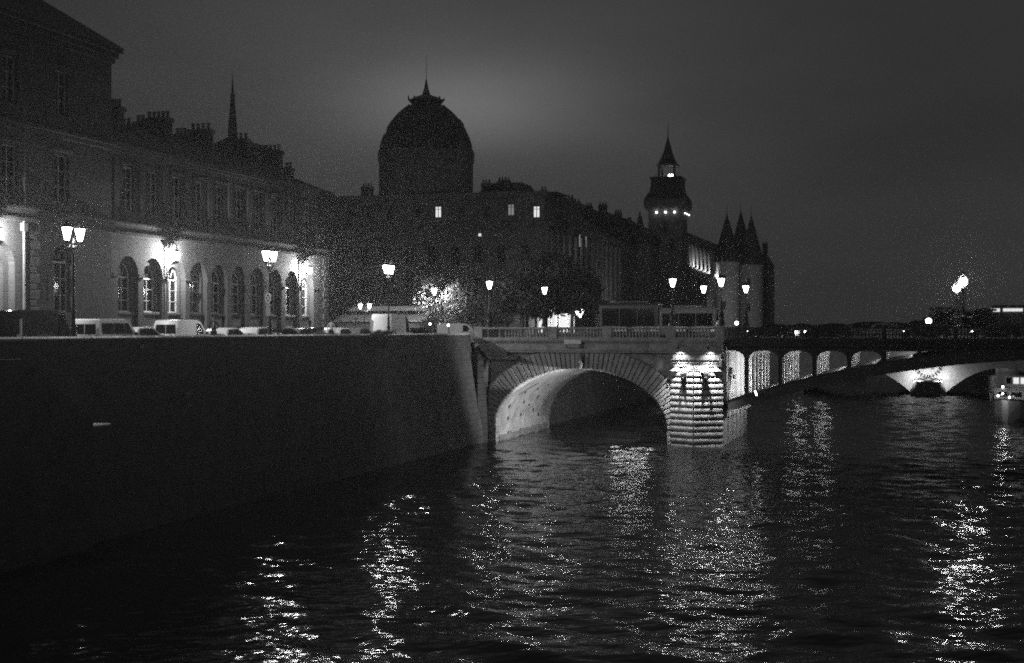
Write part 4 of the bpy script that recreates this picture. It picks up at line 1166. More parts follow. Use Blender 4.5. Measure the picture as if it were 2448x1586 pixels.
# ---- distant right bank: low dark horizon
def hill(name, pts, b, kind='structure'):
    vs = []; fs = []
    n = len(pts)
    for px, py in pts:
        a = a_at(px, b); vs.append((a, b, z_at(py, a, b)))
    for px, py in pts:
        a = a_at(px, b); vs.append((a, b, -2))
    for px, py in pts:
        a = a_at(px, b); vs.append((a, b+40, max(z_at(py, a, b)-1, 5)))
    for i in range(n-1):
        fs += [(i, i+1, n+i+1, n+i), (i, i+1, 2*n+i+1, 2*n+i)]
    o = top(MB().add(vs, fs), name, 'far_leaf', None, None, kind=kind)
    return o
pts = [(1700, 778)]
random.seed(5)
x = 1720
while x < 2700:
    base = 776 if x < 2040 else (771 if x < 2180 else 768)
    pts.append((x, base+random.uniform(-2.5, 2.0))); x += random.uniform(8, 22)
hill('far_bank', pts, 300)
for i, (p0, p1, py, lab) in enumerate(((2336, 2380, 744, 'low dark far bank block with a single lit upper window'), (2380, 2470, 735, 'dark far bank block with a long lit strip under its roof'))):
    b = 230+i*6; a0, a1 = a_at(p0, b), a_at(p1, b)
    o = thing('far_building', lab, 'building', (a0+a1)/2, b, 6)
    MB().box(a0, a1, b, b+15, 0, z_at(py, a0, b)).build('wall', 'old_stone', o)
    MB().box(a0-0.3, a1+0.3, b-0.3, b+15, z_at(py, a0, b)+0.01, z_at(py, a0, b)+0.5).build('roof', 'slate', o)
    if i == 0:
        MB().box(a_at(2381, b-.4)-1.1, a_at(2381, b-.4)+0.9, b-0.2, b-0.05, z_at(746, a0, b), z_at(737, a0, b)-0.1).build('window', 'lit_window', o)
    else:
        xw = a_at(2398, b); x_end = a_at(2438, b)
        while xw < x_end:
            MB().box(xw, xw+0.85, b-0.2, b-0.05, z_at(745, a0, b), z_at(738, a0, b)).build('window', 'lit_window', o)
            xw += 0.9

# ================================================================== LAMPS
def lantern(parent, x, y, z, material, s=1.0):
    """six-sided glass lantern, wide at the top; z is the foot of the glass"""
    h, r0, r1 = 0.62*s, 0.11*s, 0.27*s
    fr = MB().lathe([(0.05*s, z-0.16*s), (0.13*s, z-0.06*s), (0.08*s, z-0.045*s), (r0+0.03*s, z-0.005), (r0+0.03*s, z+0.01)], 6, x, y)
    fr.lathe([(r1+0.05*s, z+h+0.005), (r1+0.05*s, z+h+0.04*s), (r1*0.8, z+h+0.14*s), (r1*0.42, z+h+0.22*s), (r1*0.42, z+h+0.27*s), (r1*0.2, z+h+0.33*s), (0.02, z+h+0.42*s)], 6, x, y)
    for i in range(6):
        q = PI/3*i
        fr.tube([(x+(r0+0.012)*math.cos(q), y+(r0+0.012)*math.sin(q), z), (x+(r1+0.012)*math.cos(q), y+(r1+0.012)*math.sin(q), z+h)], 0.012*s, 4)
    f_ = fr.build('lantern_frame', 'black_iron', parent, origin=(0,0,0))
    MB().lathe([(r0, z+0.012), (r1, z+h-0.004)], 6, x, y).build('glass', material, f_, origin=(0,0,0))
    bulb(f_, x, y, z+h-0.06*s, material, 0.11)

def column_prof(z0, z1, k=1.0):
    return [(0.30*k, z0), (0.30*k, z0+0.18), (0.24*k, z0+0.24), (0.22*k, z0+0.75), (0.27*k, z0+0.85), (0.17*k, z0+1.0), (0.13*k, z0+1.35), (0.17*k, z0+1.42), (0.095*k, z0+1.55), (0.085*k, z0+2.1), (0.11*k, z0+2.15), (0.07*k, z0+2.25), (0.05*k, z1-0.2), (0.09*k, z1-0.12), (0.06*k, z1)]
# two-armed street candelabra along the quay
AL = -1.62
def make_quay_lamp(label, a, b):
    o = thing('street_lamp', label, 'street lamp', a, b, GROUND+0.13, group='two-lantern street lamps along the quay', island=False)
    MB().lathe(column_prof(0, 5.25), 10).build('post', 'black_iron', o, smooth=True)
    MB().lathe([(0.05, 5.25), (0.12, 5.4), (0.06, 5.5), (0.09, 5.62), (0.02, 5.85)], 8).build('finial', 'black_iron', o)
    for s in (-1, 1):
        MB().tube([(0, 0, 5.15), (0, s*0.18, 5.2), (0, s*0.38, 5.34), (0, s*0.55, 5.42), (0, s*0.57, 5.60)], [0.04, 0.05, 0.04, 0.045, 0.04], 6).tube([(0, s*0.1, 5.45), (0, s*0.28, 5.5), (0, s*0.40, 5.38)], 0.025, 5).ball((0, s*0.3, 5.2), 0.05, 6, 4).build('arm', 'black_iron', o)
        lantern(o, 0, s*0.57, 5.72, 'lantern_quay', 1.0)
    return o
ql = make_quay_lamp('street lamp with two lanterns behind the dark van', AL, b_at(176, AL))
dup(ql, AL, b_at(645, AL), GROUND+0.13, 0, 'street lamp with two lanterns carrying the round crossed sign')
dup(ql, AL, b_at(929, AL), GROUND+0.13, 0, 'street lamp with two lanterns in front of the big white van')
dup(ql, AL, b_at(176, AL)-23.5, GROUND+0.13, 0, 'street lamp with two lanterns farthest along the quay at the left edge')
# single-lantern lamps on the bridge
def make_bridge_lamp(label, a, b, z):
    o = thing('bridge_lamp', label, 'street lamp', a, b, z, group='single-lantern lamps on the bridge parapets', island=False)
    MB().lathe([(0.36, 0), (0.36, 0.25), (0.28, 0.35), (0.25, 0.9), (0.29, 1.0), (0.18, 1.2), (0.13, 1.7), (0.10, 2.0), (0.06, 2.2), (0.045, 3.15), (0.12, 3.2), (0.12, 3.24), (0.04, 3.28), (0.04, 3.45)], 8).build('post', 'black_iron', o, smooth=True)
    lantern(o, 0, 0, 3.5, 'lantern_bridge', 1.12)
    return o
zb0 = 10.72
def az(px, b): return a_at(px, b)
bl1 = make_bridge_lamp('bridge lamp rising from a leafy bush at the corner of the quay', az(1170, -0.22), -0.22, zb0)
dup(bl1, az(1608, -0.22), -0.22, zb0+0.05, 0, 'bridge lamp over the left side of the lit pier in front of the buses')
dup(bl1, az(1724, -0.22), -0.22, zb0+0.05, 0, 'bridge lamp over the right side of the lit pier')
dup(bl1, az(1302, 19.8), 19.8, zb0, 0, 'bridge lamp on the far parapet between the dark trees')
dup(bl1, az(1682, 19.8), 19.8, zb0, 0, 'bridge lamp on the far parapet between the two nearer pier lamps')
dup(bl1, az(1783, 19.8), 19.8, zb0, 0, 'bridge lamp on the far parapet in front of the round towers')
# globe lamps in openwork standards near the crown of the steel arch
def make_globe_lamp(label, a, b, z):
    o = thing('globe_lamp', label, 'street lamp', a, b, z, group='globe lamps on ornamental standards', island=False)
    MB().lathe([(0.62, 0), (0.62, 0.12), (0.34, 0.2), (0.30, 0.8), (0.36, 0.9), (0.2, 1.05), (0.13, 1.6), (0.17, 1.7), (0.08, 1.9), (0.06, 3.2), (0.13, 3.3), (0.05, 3.45)], 10).build('post', 'black_iron', o, smooth=True)
    for s in (-1, 1):
        MB().tube([(s*0.32, 0, 0.75), (s*0.75, 0, 0.85), (s*0.95, 0, 0.55), (s*0.85, 0, 0.25), (s*0.6, 0, 0.2), (s*0.55, 0, 0.4)], [0.09, 0.09, 0.09, 0.08, 0.07, 0.04], 6).build('scroll', 'black_iron', o)
        MB().tube([(s*0.1, 0, 1.7), (s*0.24, 0, 2.2), (s*0.2, 0, 2.8), (s*0.06, 0, 3.3)], 0.035, 5).build('strap', 'black_iron', o)
    MB().ball((0, 0, 3.85), 0.30, 14, 9).build('globe', 'lantern_globe', o, smooth=True)
    bulb(o, 0, 0, 3.85, 'lantern_globe', 0.2)
    cg = MB()
    for i in range(6):
        q = PI/3*i
        cg.tube([(0.1*math.cos(q), 0.1*math.sin(q), 3.45), (0.34*math.cos(q), 0.34*math.sin(q), 3.62), (0.40*math.cos(q), 0.40*math.sin(q), 3.9), (0.26*math.cos(q), 0.26*math.sin(q), 4.22), (0.05*math.cos(q), 0.05*math.sin(q), 4.4)], 0.018, 4)
    cg.lathe([(0.02, 4.38), (0.12, 4.42), (0.16, 4.5), (0.1, 4.62), (0.02, 4.75)], 8)
    cg.build('cage', 'black_iron', o)
    return o
gl1 = make_globe_lamp('globe lamp on the near rail of the steel span', az(2302, -0.4), -0.4, 10.66)
dup(gl1, az(2287, 19.8), 19.8, 10.66, 0, 'globe lamp on the far rail, slightly lower behind the other globe')
# lanterns on brackets along the hospital front
def make_wall_lantern(label, b, z, a):
    o = thing('wall_lantern', label, 'wall lamp', a, b, z, group='lanterns on the hospital front', island=False)
    MB().box(0.0, 0.06, -0.12, 0.12, 0.3, 1.2).tube([(0.05, 0, 0.9), (0.25, 0, 1.12), (0.5, 0, 1.10), (0.68, 0, 0.92), (0.7, 0, 0.6)], 0.035, 6).tube([(0.05, 0, 0.5), (0.3, 0, 0.75), (0.5, 0, 1.08)], 0.025, 5).build('bracket', 'black_iron', o)
    f_ = MB().lathe([(0.26, 0.36), (0.24, 0.44), (0.12, 0.52), (0.1, 0.6), (0.02, 0.68)], 8, 0.7, 0).build('lantern_cap', 'black_iron', o)
    MB().lathe([(0.02, -0.22), (0.12, -0.17), (0.20, -0.02), (0.22, 0.15), (0.20, 0.34)], 10, 0.7, 0).build('glass', 'lantern_wall', f_, smooth=True)
    bulb(f_, 0.7, 0, 0.2, 'lantern_wall', 0.1)
    return o
wl = make_wall_lantern('wall lantern on the hospital nearest its right corner', b_at(748, -13), z_at(650, -13, b_at(748, -13)), FA+0.002)
dup(wl, FA+0.002, b_at(431, -13), z_at(615, -13, b_at(431, -13)), 0, 'wall lantern midway along the hospital front')
dup(wl, PB+0.002, b_at(6, -12.05), z_at(562, -12.05, b_at(6, -12.05)), 0, 'wall lantern beside the quoins at the left edge')
# the lamp inside the street tree and the two-lantern lamp at the flower market
tb = 27.0; ta = a_at(1038, tb)
tl = thing('street_lamp', 'street lamp with a big bright lantern inside the crown of the lit tree', 'street lamp', ta, tb, GROUND, island=False)
zl_ = z_at(699, ta, tb)-GROUND
MB().lathe(column_prof(0, zl_-0.3), 10).build('post', 'black_iron', tl, smooth=True)
lantern(tl, 0, 0, zl_-0.3, 'lantern_tree', 1.15)
mb_ = 27.0; ma = a_at(872, mb_)
ml = thing('street_lamp', 'low street lamp with two small lanterns left of the market roof', 'street lamp', ma, mb_, GROUND, island=False)
zm = z_at(733, ma, mb_)-GROUND
MB().lathe(column_prof(0, zm-0.5, 0.8), 8).build('post', 'black_iron', ml, smooth=True)
for s in (-1, 1):
    MB().tube([(0, 0, zm-0.6), (s*0.3, 0, zm-0.55), (s*0.55, 0, zm-0.4)], 0.035, 5).build('arm', 'black_iron', ml)
    lantern(ml, s*0.57, 0, zm-0.28, 'lantern_market', 0.85)
# lantern cluster by the court entrance
cb_ = 96.0; ca = a_at(1387, cb_)
cl_ = thing('street_lamp', 'street lamp with a cluster of three small lanterns by the dark trees', 'street lamp', ca, cb_, GROUND, island=False)
zz = z_at(750, ca, cb_)-GROUND
MB().lathe(column_prof(0, zz-0.4), 8).build('post', 'black_iron', cl_)
for dx, d in ((-0.5, 0.0), (0.45, 0.25), (0, -0.45)): lantern(cl_, dx, 0, zz+d-0.2, 'lantern_bridge', 1.0)

# floodlights (some added) -------------------------------------------------
def fitting(a, b, z, label, cat='floodlight', s=0.12, arm=False):
    o = thing('floodlight', label, cat, a, b, z, island=False, group='small floodlight fittings on the bridge')
    MB().bbox(-s, s, -s, s, 0.0, 0.22, 0.03).build('housing', 'black_iron', o)
    MB().box(-0.03, 0.03, -0.03, 0.03, 0.22, 0.36).build('stem', 'black_iron', o)
    if arm: MB().tube([(0, 0, 0.34), (0.03, 1.0, 0.34), (0.06, 2.0, 0.30)], 0.03, 5).build('arm', 'black_iron', o)
    return o
# two downlights on brackets under the pier cornice
for px, lab, aim in ((1622, 'left floodlight under the cornice of the lit pier', 19.3), (1694, 'right floodlight under the cornice of the lit pier', 21.2)):
    a = a_at(px, -1.9)
    fitting(a, -1.95, 8.72, lab, arm=True)
    spot('pier_light', a, -1.95, 8.70, (aim, -0.75, 3.8), 4600, 78, 0.9, 0.08)
    spot('pier_light', a, -1.25, 8.52, (a, -0.80, 7.4), 120, 125, 0.6, 0.05)
# floodlight inside the mouth of the vault, and one on the corner of the pier for the ring
fitting(AC+AH-0.55, 1.3, 2.9, 'floodlight inside the vault mouth on the pier side')
spot('vault_light', AC+AH-0.75, 1.3, 2.85, (7.5, 6.5, 5.6), 7000, 112, 0.5, 0.12)
fitting(AC+AH-0.95, 2.6, 4.0, 'small uplight on the vault wall behind the pier')
spot('soffit_light', AC+AH-1.2, 2.6, 4.2, (11.4, 3.6, 6.7), 1500, 100, 0.5, 0.1)  # added uplight: brightens the soffit, seen only mirrored in the water
for i, av in enumerate((10.5, 11.7, 12.9)):  # added lamps hidden behind the ring, to make the bright column on the water
    o = thing('vault_lamp', ('left', 'middle', 'right')[i]+' one of three flat lamp boxes hung under the vault soffit', 'lamp', av, 12, 0, island=False, group='flat lamp boxes under the vault')
    zv = ZS+RISE*math.sqrt(1-((av-AC)/AH)**2)
    MB().bbox(-0.5, 0.5, -0.5, 0.5, zv-0.26, zv-0.08, 0.03).build('housing', 'black_iron', o)
    MB().box(-0.04, 0.04, -0.04, 0.04, zv-0.08, zv+0.1).build('stem', 'black_iron', o)
    MB().box(-0.45, 0.45, -0.45, 0.45, zv-0.275, zv-0.262).build('lens', 'spot_face', o)
fitting(PL-0.1, -1.9, 5.2, 'floodlight on the corner of the pier aimed along the stone ring', arm=True)
spot('ring_light', PL-0.25, -2.0, 5.18, (2.5, 0.76, 6.15), 15000, 13, 0.45, 0.1)
# floodlights between the steel ribs, each close beside its rib and aimed back along it
for j in range(1, 7):
    y = RIBS[j]-0.40
    for af_, tz, pw_ in ((26.9, 6.0, 420), (29.9, 6.6, 420), (32.9, 7.3, 420), (35.9, 7.9, 320), (39.0, 8.2, 200)):
        spot('rib_light', af_, y, min(z_out(af_)+0.25, 8.3), (af_-6, y+0.15, tz+0.4), pw_, 120, 0.5, 0.05)
spot('end_light', 26.0, 1.2, 5.2, (22.8, 2.6, 6.4), 1500, 110, 0.7, 0.08)
# uplight at the foot of the wreath
for dx_ in (-1.5, 1.5):
    spot('wreath_light', ap+dx_, PBB-2.6, 2.3, (ap+dx_*0.8, PBB, 4.8), 430, 120, 0.9, 0.1)
    spot('wreath_light', ap+dx_*1.5, PBB-2.6, 2.2, (ap+dx_*2.6, PBB, 1.8), 330, 125, 0.9, 0.1)
# two lamps low on the parapet of the further bridge, glittering on the water under the steel span
for px, lab in ((1905, 'left low parapet lamp of the further bridge'), (1964, 'right low parapet lamp of the further bridge')):
    a = a_at(px, PBB-0.8)
    o = thing('parapet_lamp', lab, 'lamp', a, PBB-0.7, 9.4, island=False, group='low lamps on the parapet of the further bridge')
    MB().bbox(-0.6, 0.6, -0.1, 0.18, 0.0, 0.9, 0.04).build('housing', 'black_iron', o)
    MB().box(-0.5, 0.5, -0.13, -0.102, 0.1, 0.8).build('lens', 'parapet_lens', o)
spot('far_wall_light', a_at(2385, 228), 226, 4.0, (a_at(2383, 238), 238, 3.0), 1300, 62, 0.8, 0.2)
spot('far_wall_light', a_at(2112, 180), 178, 3.0, (a_at(2112, 190), 190, 0.8), 60, 80, 0.8, 0.2)
spot('tower_light', a_at(1775, 245), 238, 11.0, (a_at(1770, 268), 268, 19), 3200, 110, 0.9, 0.5)
spot('court_light', TA+6, TB+40, 10.5, (TA, TB+44, 20), 700, 150, 0.9, 0.5)
spot('porch_light', TA+3.2, b_at(1424, TA+2)-3.5, 10.0, (TA+2.0, b_at(1435, TA+2), 12.5), 6000, 80, 0.9, 0.2)
spot('doorway_light', a_at(1335, TB-3), TB-4, 12.5, (a_at(1330, TB), TB, 11.5), 2200, 130, 0.9, 0.2)

for b, z0, k_ in PAL:
    spot('buttress_light', F2+0.55, b-1.3, z0-1.2, (F2+0.4, b, z0+1.4), 900*k_, 70, 0.8, 0.1)

# ================================================================== VEHICLES
def wheel(parent, x, y, r, w):
    t_ = MB(); n = 14
    t_.loft([[(x+s*w/2, y+rr*math.cos(2*PI*i/n), r+rr*math.sin(2*PI*i/n)) for i in range(n)] for s, rr in ((-1, r*0.8), (-0.9, r), (0.9, r), (1, r*0.8))])
    o = t_.build('wheel', 'rubber', parent, origin=(0,0,0))
    sx = 1 if x > 0 else -1
    MB().loft([[(x+sx*(w/2+d), y+rr*math.cos(2*PI*i/10), r+rr*math.sin(2*PI*i/10)) for i in range(10)] for d, rr in ((0.002, r*0.62), (0.03, r*0.55), (0.012, r*0.2))]).build('rim', 'alloy', o, origin=(0,0,0))
def vehicle(name, label, cat, prof, W2, belt, glass_polys, paint, wheels, rw_, tumble=0.10, group=None, lights='red', rear_glass=None, wind=None, a=0, b=0, z=GROUND, rot=0, extra=None):
    """prof: side outline (y along the car, z); narrows above the belt line. Front is +y."""
    o = thing(name, label, cat, a, b, z, rot, group, island=False)
    zmax = max(p[1] for p in prof)
    def hw(zz):
        if zz <= belt: return W2 - 0.05*max(0, (0.45-zz))/0.3
        return W2 - tumble*((zz-belt)/(zmax-belt))**1.3
    def ring(s, k):
        cy = sum(p[0] for p in prof)/len(prof); cz_ = sum(p[1] for p in prof)/len(prof)
        return [(s*(hw(zz)-(0.06 if k else 0)), cy+(y-cy)*(1 if k else 0.985), cz_+(zz-cz_)*(1 if k else 0.98)) for y, zz in prof]
    mb = MB(); mb.loft([ring(-1, 0), ring(-1, 1), ring(1, 1), ring(1, 0)])
    mb.build('body', paint, o, smooth=True, origin=(0,0,0))
    for poly in glass_polys:                  # side windows just proud of the flank
        for s in (-1, 1):
            MB().loft([[(s*(hw(zz)+0.004), y, zz) for y, zz in poly], [(s*(hw(zz)+0.014), y, zz) for y, zz in poly]]).build('side_window', 'window_glass', o, origin=(0,0,0))
    def cross(q0, q1, name, inset=0.14, off=0.02, parts=1, sgn=1):
        (y0, z0), (y1, z1) = q0, q1
        w0, w1 = hw(z0)-inset, hw(z1)-inset
        d = Vector((0, z1-z0, -(y1-y0))); d.normalize()
        if d.y*sgn < 0: d = -d
        for i in range(parts):
            u0, u1 = -1+2*i/parts+(0.03 if parts > 1 else 0), -1+2*(i+1)/parts-(0.03 if parts > 1 else 0)
            r0 = [(u0*w0, y0, z0), (u1*w0, y0, z0), (u1*w1, y1, z1), (u0*w1, y1, z1)]
            MB().loft([[(p[0], p[1]+d.y*off*0.2, p[2]+d.z*off*0.2) for p in r0], [(p[0], p[1]+d.y*off, p[2]+d.z*off) for p in r0]]).build(name, 'window_glass', o, origin=(0,0,0))
    if rear_glass: cross(rear_glass[0], rear_glass[1], 'rear_window', parts=rear_glass[2] if len(rear_glass) > 2 else 1, sgn=-1)
    if wind: cross(wind[0], wind[1], 'windscreen', sgn=1)
    y0 = min(p[0] for p in prof); y1 = max(p[0] for p in prof)
    for yy in wheels:
        for s in (-1, 1): wheel(o, s*(W2-0.10), yy, rw_, 0.2)
    MB().bbox(-W2+0.04, W2-0.04, y0-0.06, y0+0.1, 0.28, 0.55, 0.03).build('rear_bumper', 'dark_trim', o, origin=(0,0,0))
    MB().bbox(-W2+0.04, W2-0.04, y1-0.1, y1+0.06, 0.25, 0.52, 0.03).build('front_bumper', 'dark_trim', o, origin=(0,0,0))
    for s in (-1, 1):
        MB().bbox(s*(W2-0.2)-0.09, s*(W2-0.2)+0.09, y0-0.03, y0+0.05, 0.72, 1.1, 0.02).build('tail_light', 'sign_grey', o, origin=(0,0,0))
        MB().bbox(s*(W2-0.25)-0.14, s*(W2-0.25)+0.14, y1-0.12, y1+0.02, 0.62, 0.78, 0.02).build('headlight', 'head_light' if lights == 'on' else 'alloy', o, origin=(0,0,0))
        ym = wind[0][0]-0.15 if wind else y1-1.2
        MB().bbox(s*(W2+0.12)-0.09, s*(W2+0.12)+0.09, ym-0.05, ym+0.06, belt-0.02, belt+0.17, 0.02).build('mirror', paint if paint != 'white_van_paint' else 'dark_trim', o, origin=(0,0,0))
    if extra: extra(o, hw)
    return o
def car(label, a, b, paint, rot=0, L=4.1, H=1.48, lights='off', name='parked_car', group='parked cars along the quay', W2=0.87):
    h = L/2; k = H/1.48
    prof = [(-h, 0.35), (-h, 0.85), (-h+0.05, 0.98), (-h+0.30, 1.30*k), (-h+0.62, 1.42*k), (-h+1.3, H), (-h+2.0, 1.47*k), (h-1.75, 1.36*k), (h-1.05, 0.98), (h-0.35, 0.84), (h-0.05, 0.72), (h, 0.5), (h, 0.3), (h-0.3, 0.22), (-h+0.3, 0.22)]
    gp = [[(-h+0.42, 1.02), (-h+1.28, 1.0), (-h+1.28, H-0.09), (-h+0.68, 1.34*k)], [(-h+1.36, 1.0), (h-1.3, 0.99), (h-1.80, 1.33*k), (-h+2.0, H-0.09), (-h+1.36, H-0.09)]]
    def ex(o, hw):
        for s in (-1, 1):
            for yy in (-h+1.3, -h+2.3):
                MB().bbox(s*(W2+0.01)-0.015, s*(W2+0.01)+0.015, yy-0.09, yy+0.09, 0.86, 0.90, 0.008).build('handle', 'dark_trim', o, origin=(0,0,0))
    return vehicle(name, label, 'car', prof, W2, 0.95, gp, paint, (-h+0.75, h-0.8), 0.31, 0.17, group, lights, ((-h+0.06, 1.0), (-h+0.50, 1.36*k)), ((h-1.08, 1.0), (h-1.68, 1.35*k)), a, b, GROUND, rot, ex)
def van(label, a, b, paint, L, H, W2, sides, rear_parts, rot=0, name='van', lights='off', rear=True):
    h = L/2
    prof = [(-h, 0.4), (-h, 1.0), (-h+0.03, H-0.35), (-h+0.12, H-0.06), (-h+0.3, H), (h-1.75, H), (h-1.35, H-0.10), (h-0.62, 1.18), (h-0.10, 0.98), (h, 0.7), (h, 0.35), (h-0.3, 0.25), (-h+0.3, 0.25)]
    gp = [[(h-1.86, 1.12), (h-0.95, 1.12), (h-1.46, H-0.22), (h-1.86, H-0.22)]]
    gp += [[(-h+p0*L, 1.12), (-h+p1*L, 1.12), (-h+p1*L, H-0.24), (-h+p0*L, H-0.24)] for p0, p1 in sides]
    def ex(o, hw):
        for s in (-1, 1):
            MB().bbox(s*(W2+0.005)-0.012, s*(W2+0.005)+0.012, -h+0.4, h-1.0, 0.74, 0.82, 0.008).build('side_strip', 'dark_trim', o, origin=(0,0,0))
            MB().bbox(s*(W2+0.01)-0.02, s*(W2+0.01)+0.02, h-2.05, h-1.9, 1.0, 1.05, 0.008).build('handle', 'dark_trim', o, origin=(0,0,0))
            MB().bbox(s*(W2-0.06)-0.06, s*(W2-0.06)+0.06, -h-0.025, -h+0.03, 0.9, H-0.5, 0.01).build('rear_light_cluster', 'sign_grey', o, origin=(0,0,0))
        MB().bbox(-0.22, 0.22, -h-0.02, -h+0.01, 0.62, 0.74, 0.006).build('number_plate', 'sign_white', o, origin=(0,0,0))
        if rear: MB().tube([(0.25, -h-0.03, 1.12), (0.45, -h-0.04, 1.0)], 0.02, 4).build('wiper', 'dark_trim', o, origin=(0,0,0))
    rg = ((-h+0.0, 1.10), (-h+0.03, H-0.30), rear_parts) if rear else None
    return vehicle(name, label, 'van', prof, W2, 1.05, gp, paint, (-h+0.9, h-0.85), 0.33, 0.09, None, lights, rg, ((h-0.70, 1.22), (h-1.32, H-0.15)), a, b, GROUND, rot, ex)
LANE = -6.6
def ctr(p_near, L, W2, a=LANE):           # the rear river-side corner of a parked vehicle stands at column p_near
    return b_at(p_near, a+W2)+L/2
van('black panel van parked nearest, its flank catching a highlight', LANE-0.3, ctr(64, 5.3, 0.98), 'black_paint', 5.3, 2.42, 0.98, [], 2, name='panel_van', rear=False)
van('white minibus with long dark side windows behind the black van', LANE, ctr(236, 4.7, 0.93), 'white_van_paint', 4.7, 1.98, 0.93, [(0.08, 0.34), (0.36, 0.58)], 2, name='minibus')
car('white hatchback half hidden between the minibus and small van', LANE, ctr(326, 4.1, 0.87), 'white_paint', H=1.52)
van('small white panel van with a dark rear window', LANE, ctr(426, 4.4, 0.9), 'white_van_paint', 4.4, 1.98, 0.90, [], 2, name='panel_van')
car('pale hatchback just right of the man in the dark suit', LANE, ctr(540, 4.0, 0.87), 'white_paint')
car('white hatchback left of the post with the round sign', LANE, ctr(614, 4.0, 0.87), 'white_paint', H=1.52)
car('black saloon right of the post with the round sign', LANE, ctr(676, 4.2, 0.87), 'black_paint', H=1.44)
car('dark grey hatchback second right of the sign post', LANE, ctr(716, 4.0, 0.87), 'grey_paint', H=1.46)
car('round-backed black hatchback near the hospital corner', LANE, ctr(757, 4.0, 0.87), 'black_paint', H=1.54)
car('white hatchback right of the man in the white shirt', LANE+1.5, ctr(812, 4.0, 0.87, LANE+1.5), 'white_paint', H=1.5)
car('dark saloon in front of the big white van', LANE+2.0, ctr(858, 4.3, 0.87, LANE+2.0), 'grey_paint', H=1.5)
van('tall white delivery van brightly lit by the lamp in front', -7.0, ctr(948, 5.6, 1.02, -7.0)-1.2, 'white_van_paint', 5.6, 2.75, 1.02, [], 2, name='delivery_van', rear=False)
# crossing the end of the bridge: headlights towards us
kb = 11.0
car('black car with its headlights on beside the market gable', a_at(1003, kb), kb, 'black_paint', rot=R(215), lights='on', name='moving_car', group=None, H=1.52)
van('white van parked beyond the corner trees', a_at(1096, 16), 16, 'white_van_paint', 4.6, 2.0, 0.93, [], 2, rot=R(-70), name='panel_van')
# cars on the right half of the bridge
for px, b, lab, r_ in ((1838, 14, 'dark car with lit headlamp just right of the pier lamps', 90), (1980, 5, 'dark car with two lit headlamps in the middle of the steel span', 90), (2130, 14.5, 'dark car on the bridge behind a row of headlamps', -90), (2215, 5, 'dark car with lit headlamps left of the globe lamps', 90), (2380, 5, 'dark car with lit headlamps right of the globe lamps', 90)):
    o = car(lab, a_at(px, b), b, 'black_paint' if px != 2130 else 'grey_paint', rot=R(r_), lights='on', name='moving_car', group='cars crossing the bridge')
    o.location.z = DECK
# glowing signal and lamps seen over the rail
def glint(px, py, b, r, label, name='signal_lamp', cat='traffic light', m_='street_glint', post=True, z0=DECK):
    a = a_at(px, b); z = z_at(py, a, b)
    o = thing(name, label, cat, a, b, z0, island=False)
    MB().tube([(0, 0.1, 0), (0, 0.1, z-z0)], 0.05, 6).build('post', 'black_iron', o)
    MB().bbox(-r-0.06, r+0.06, 0.05, 0.22, z-z0-r-0.08, z-z0+r+0.08, 0.03).build('housing', 'black_iron', o)
    MB().ball((0, 0.0, z-z0), r, 10, 6).build('lens', m_, o)
glint(2220, 768, 8, 0.26, 'bright square signal lamp over the rail left of the globes')
glint(1988, 788, 17.5, 0.20, 'signal lamp glowing low over the middle of the steel span')
glint(1761, 773, 17.0, 0.18, 'round lamp glowing low in front of the round towers')
glint(1570, 776, 13.0, 0.18, 'lamp glowing low in front of the first bus', z0=DECK)
glint(1028, 775, 4.0, 0.10, 'small round lamp on a post left of the lit tree trunk', name='bollard_lamp', cat='lamp', z0=GROUND)
glint(1072, 778, 4.0, 0.12, 'small round lamp on a post right of the lit tree trunk', name='bollard_lamp', cat='lamp', z0=GROUND)
glint(1443, 800, 10.0, 0.09, 'small low lamp glimpsed through the balustrade', name='bollard_lamp', cat='lamp', z0=DECK-0.4)
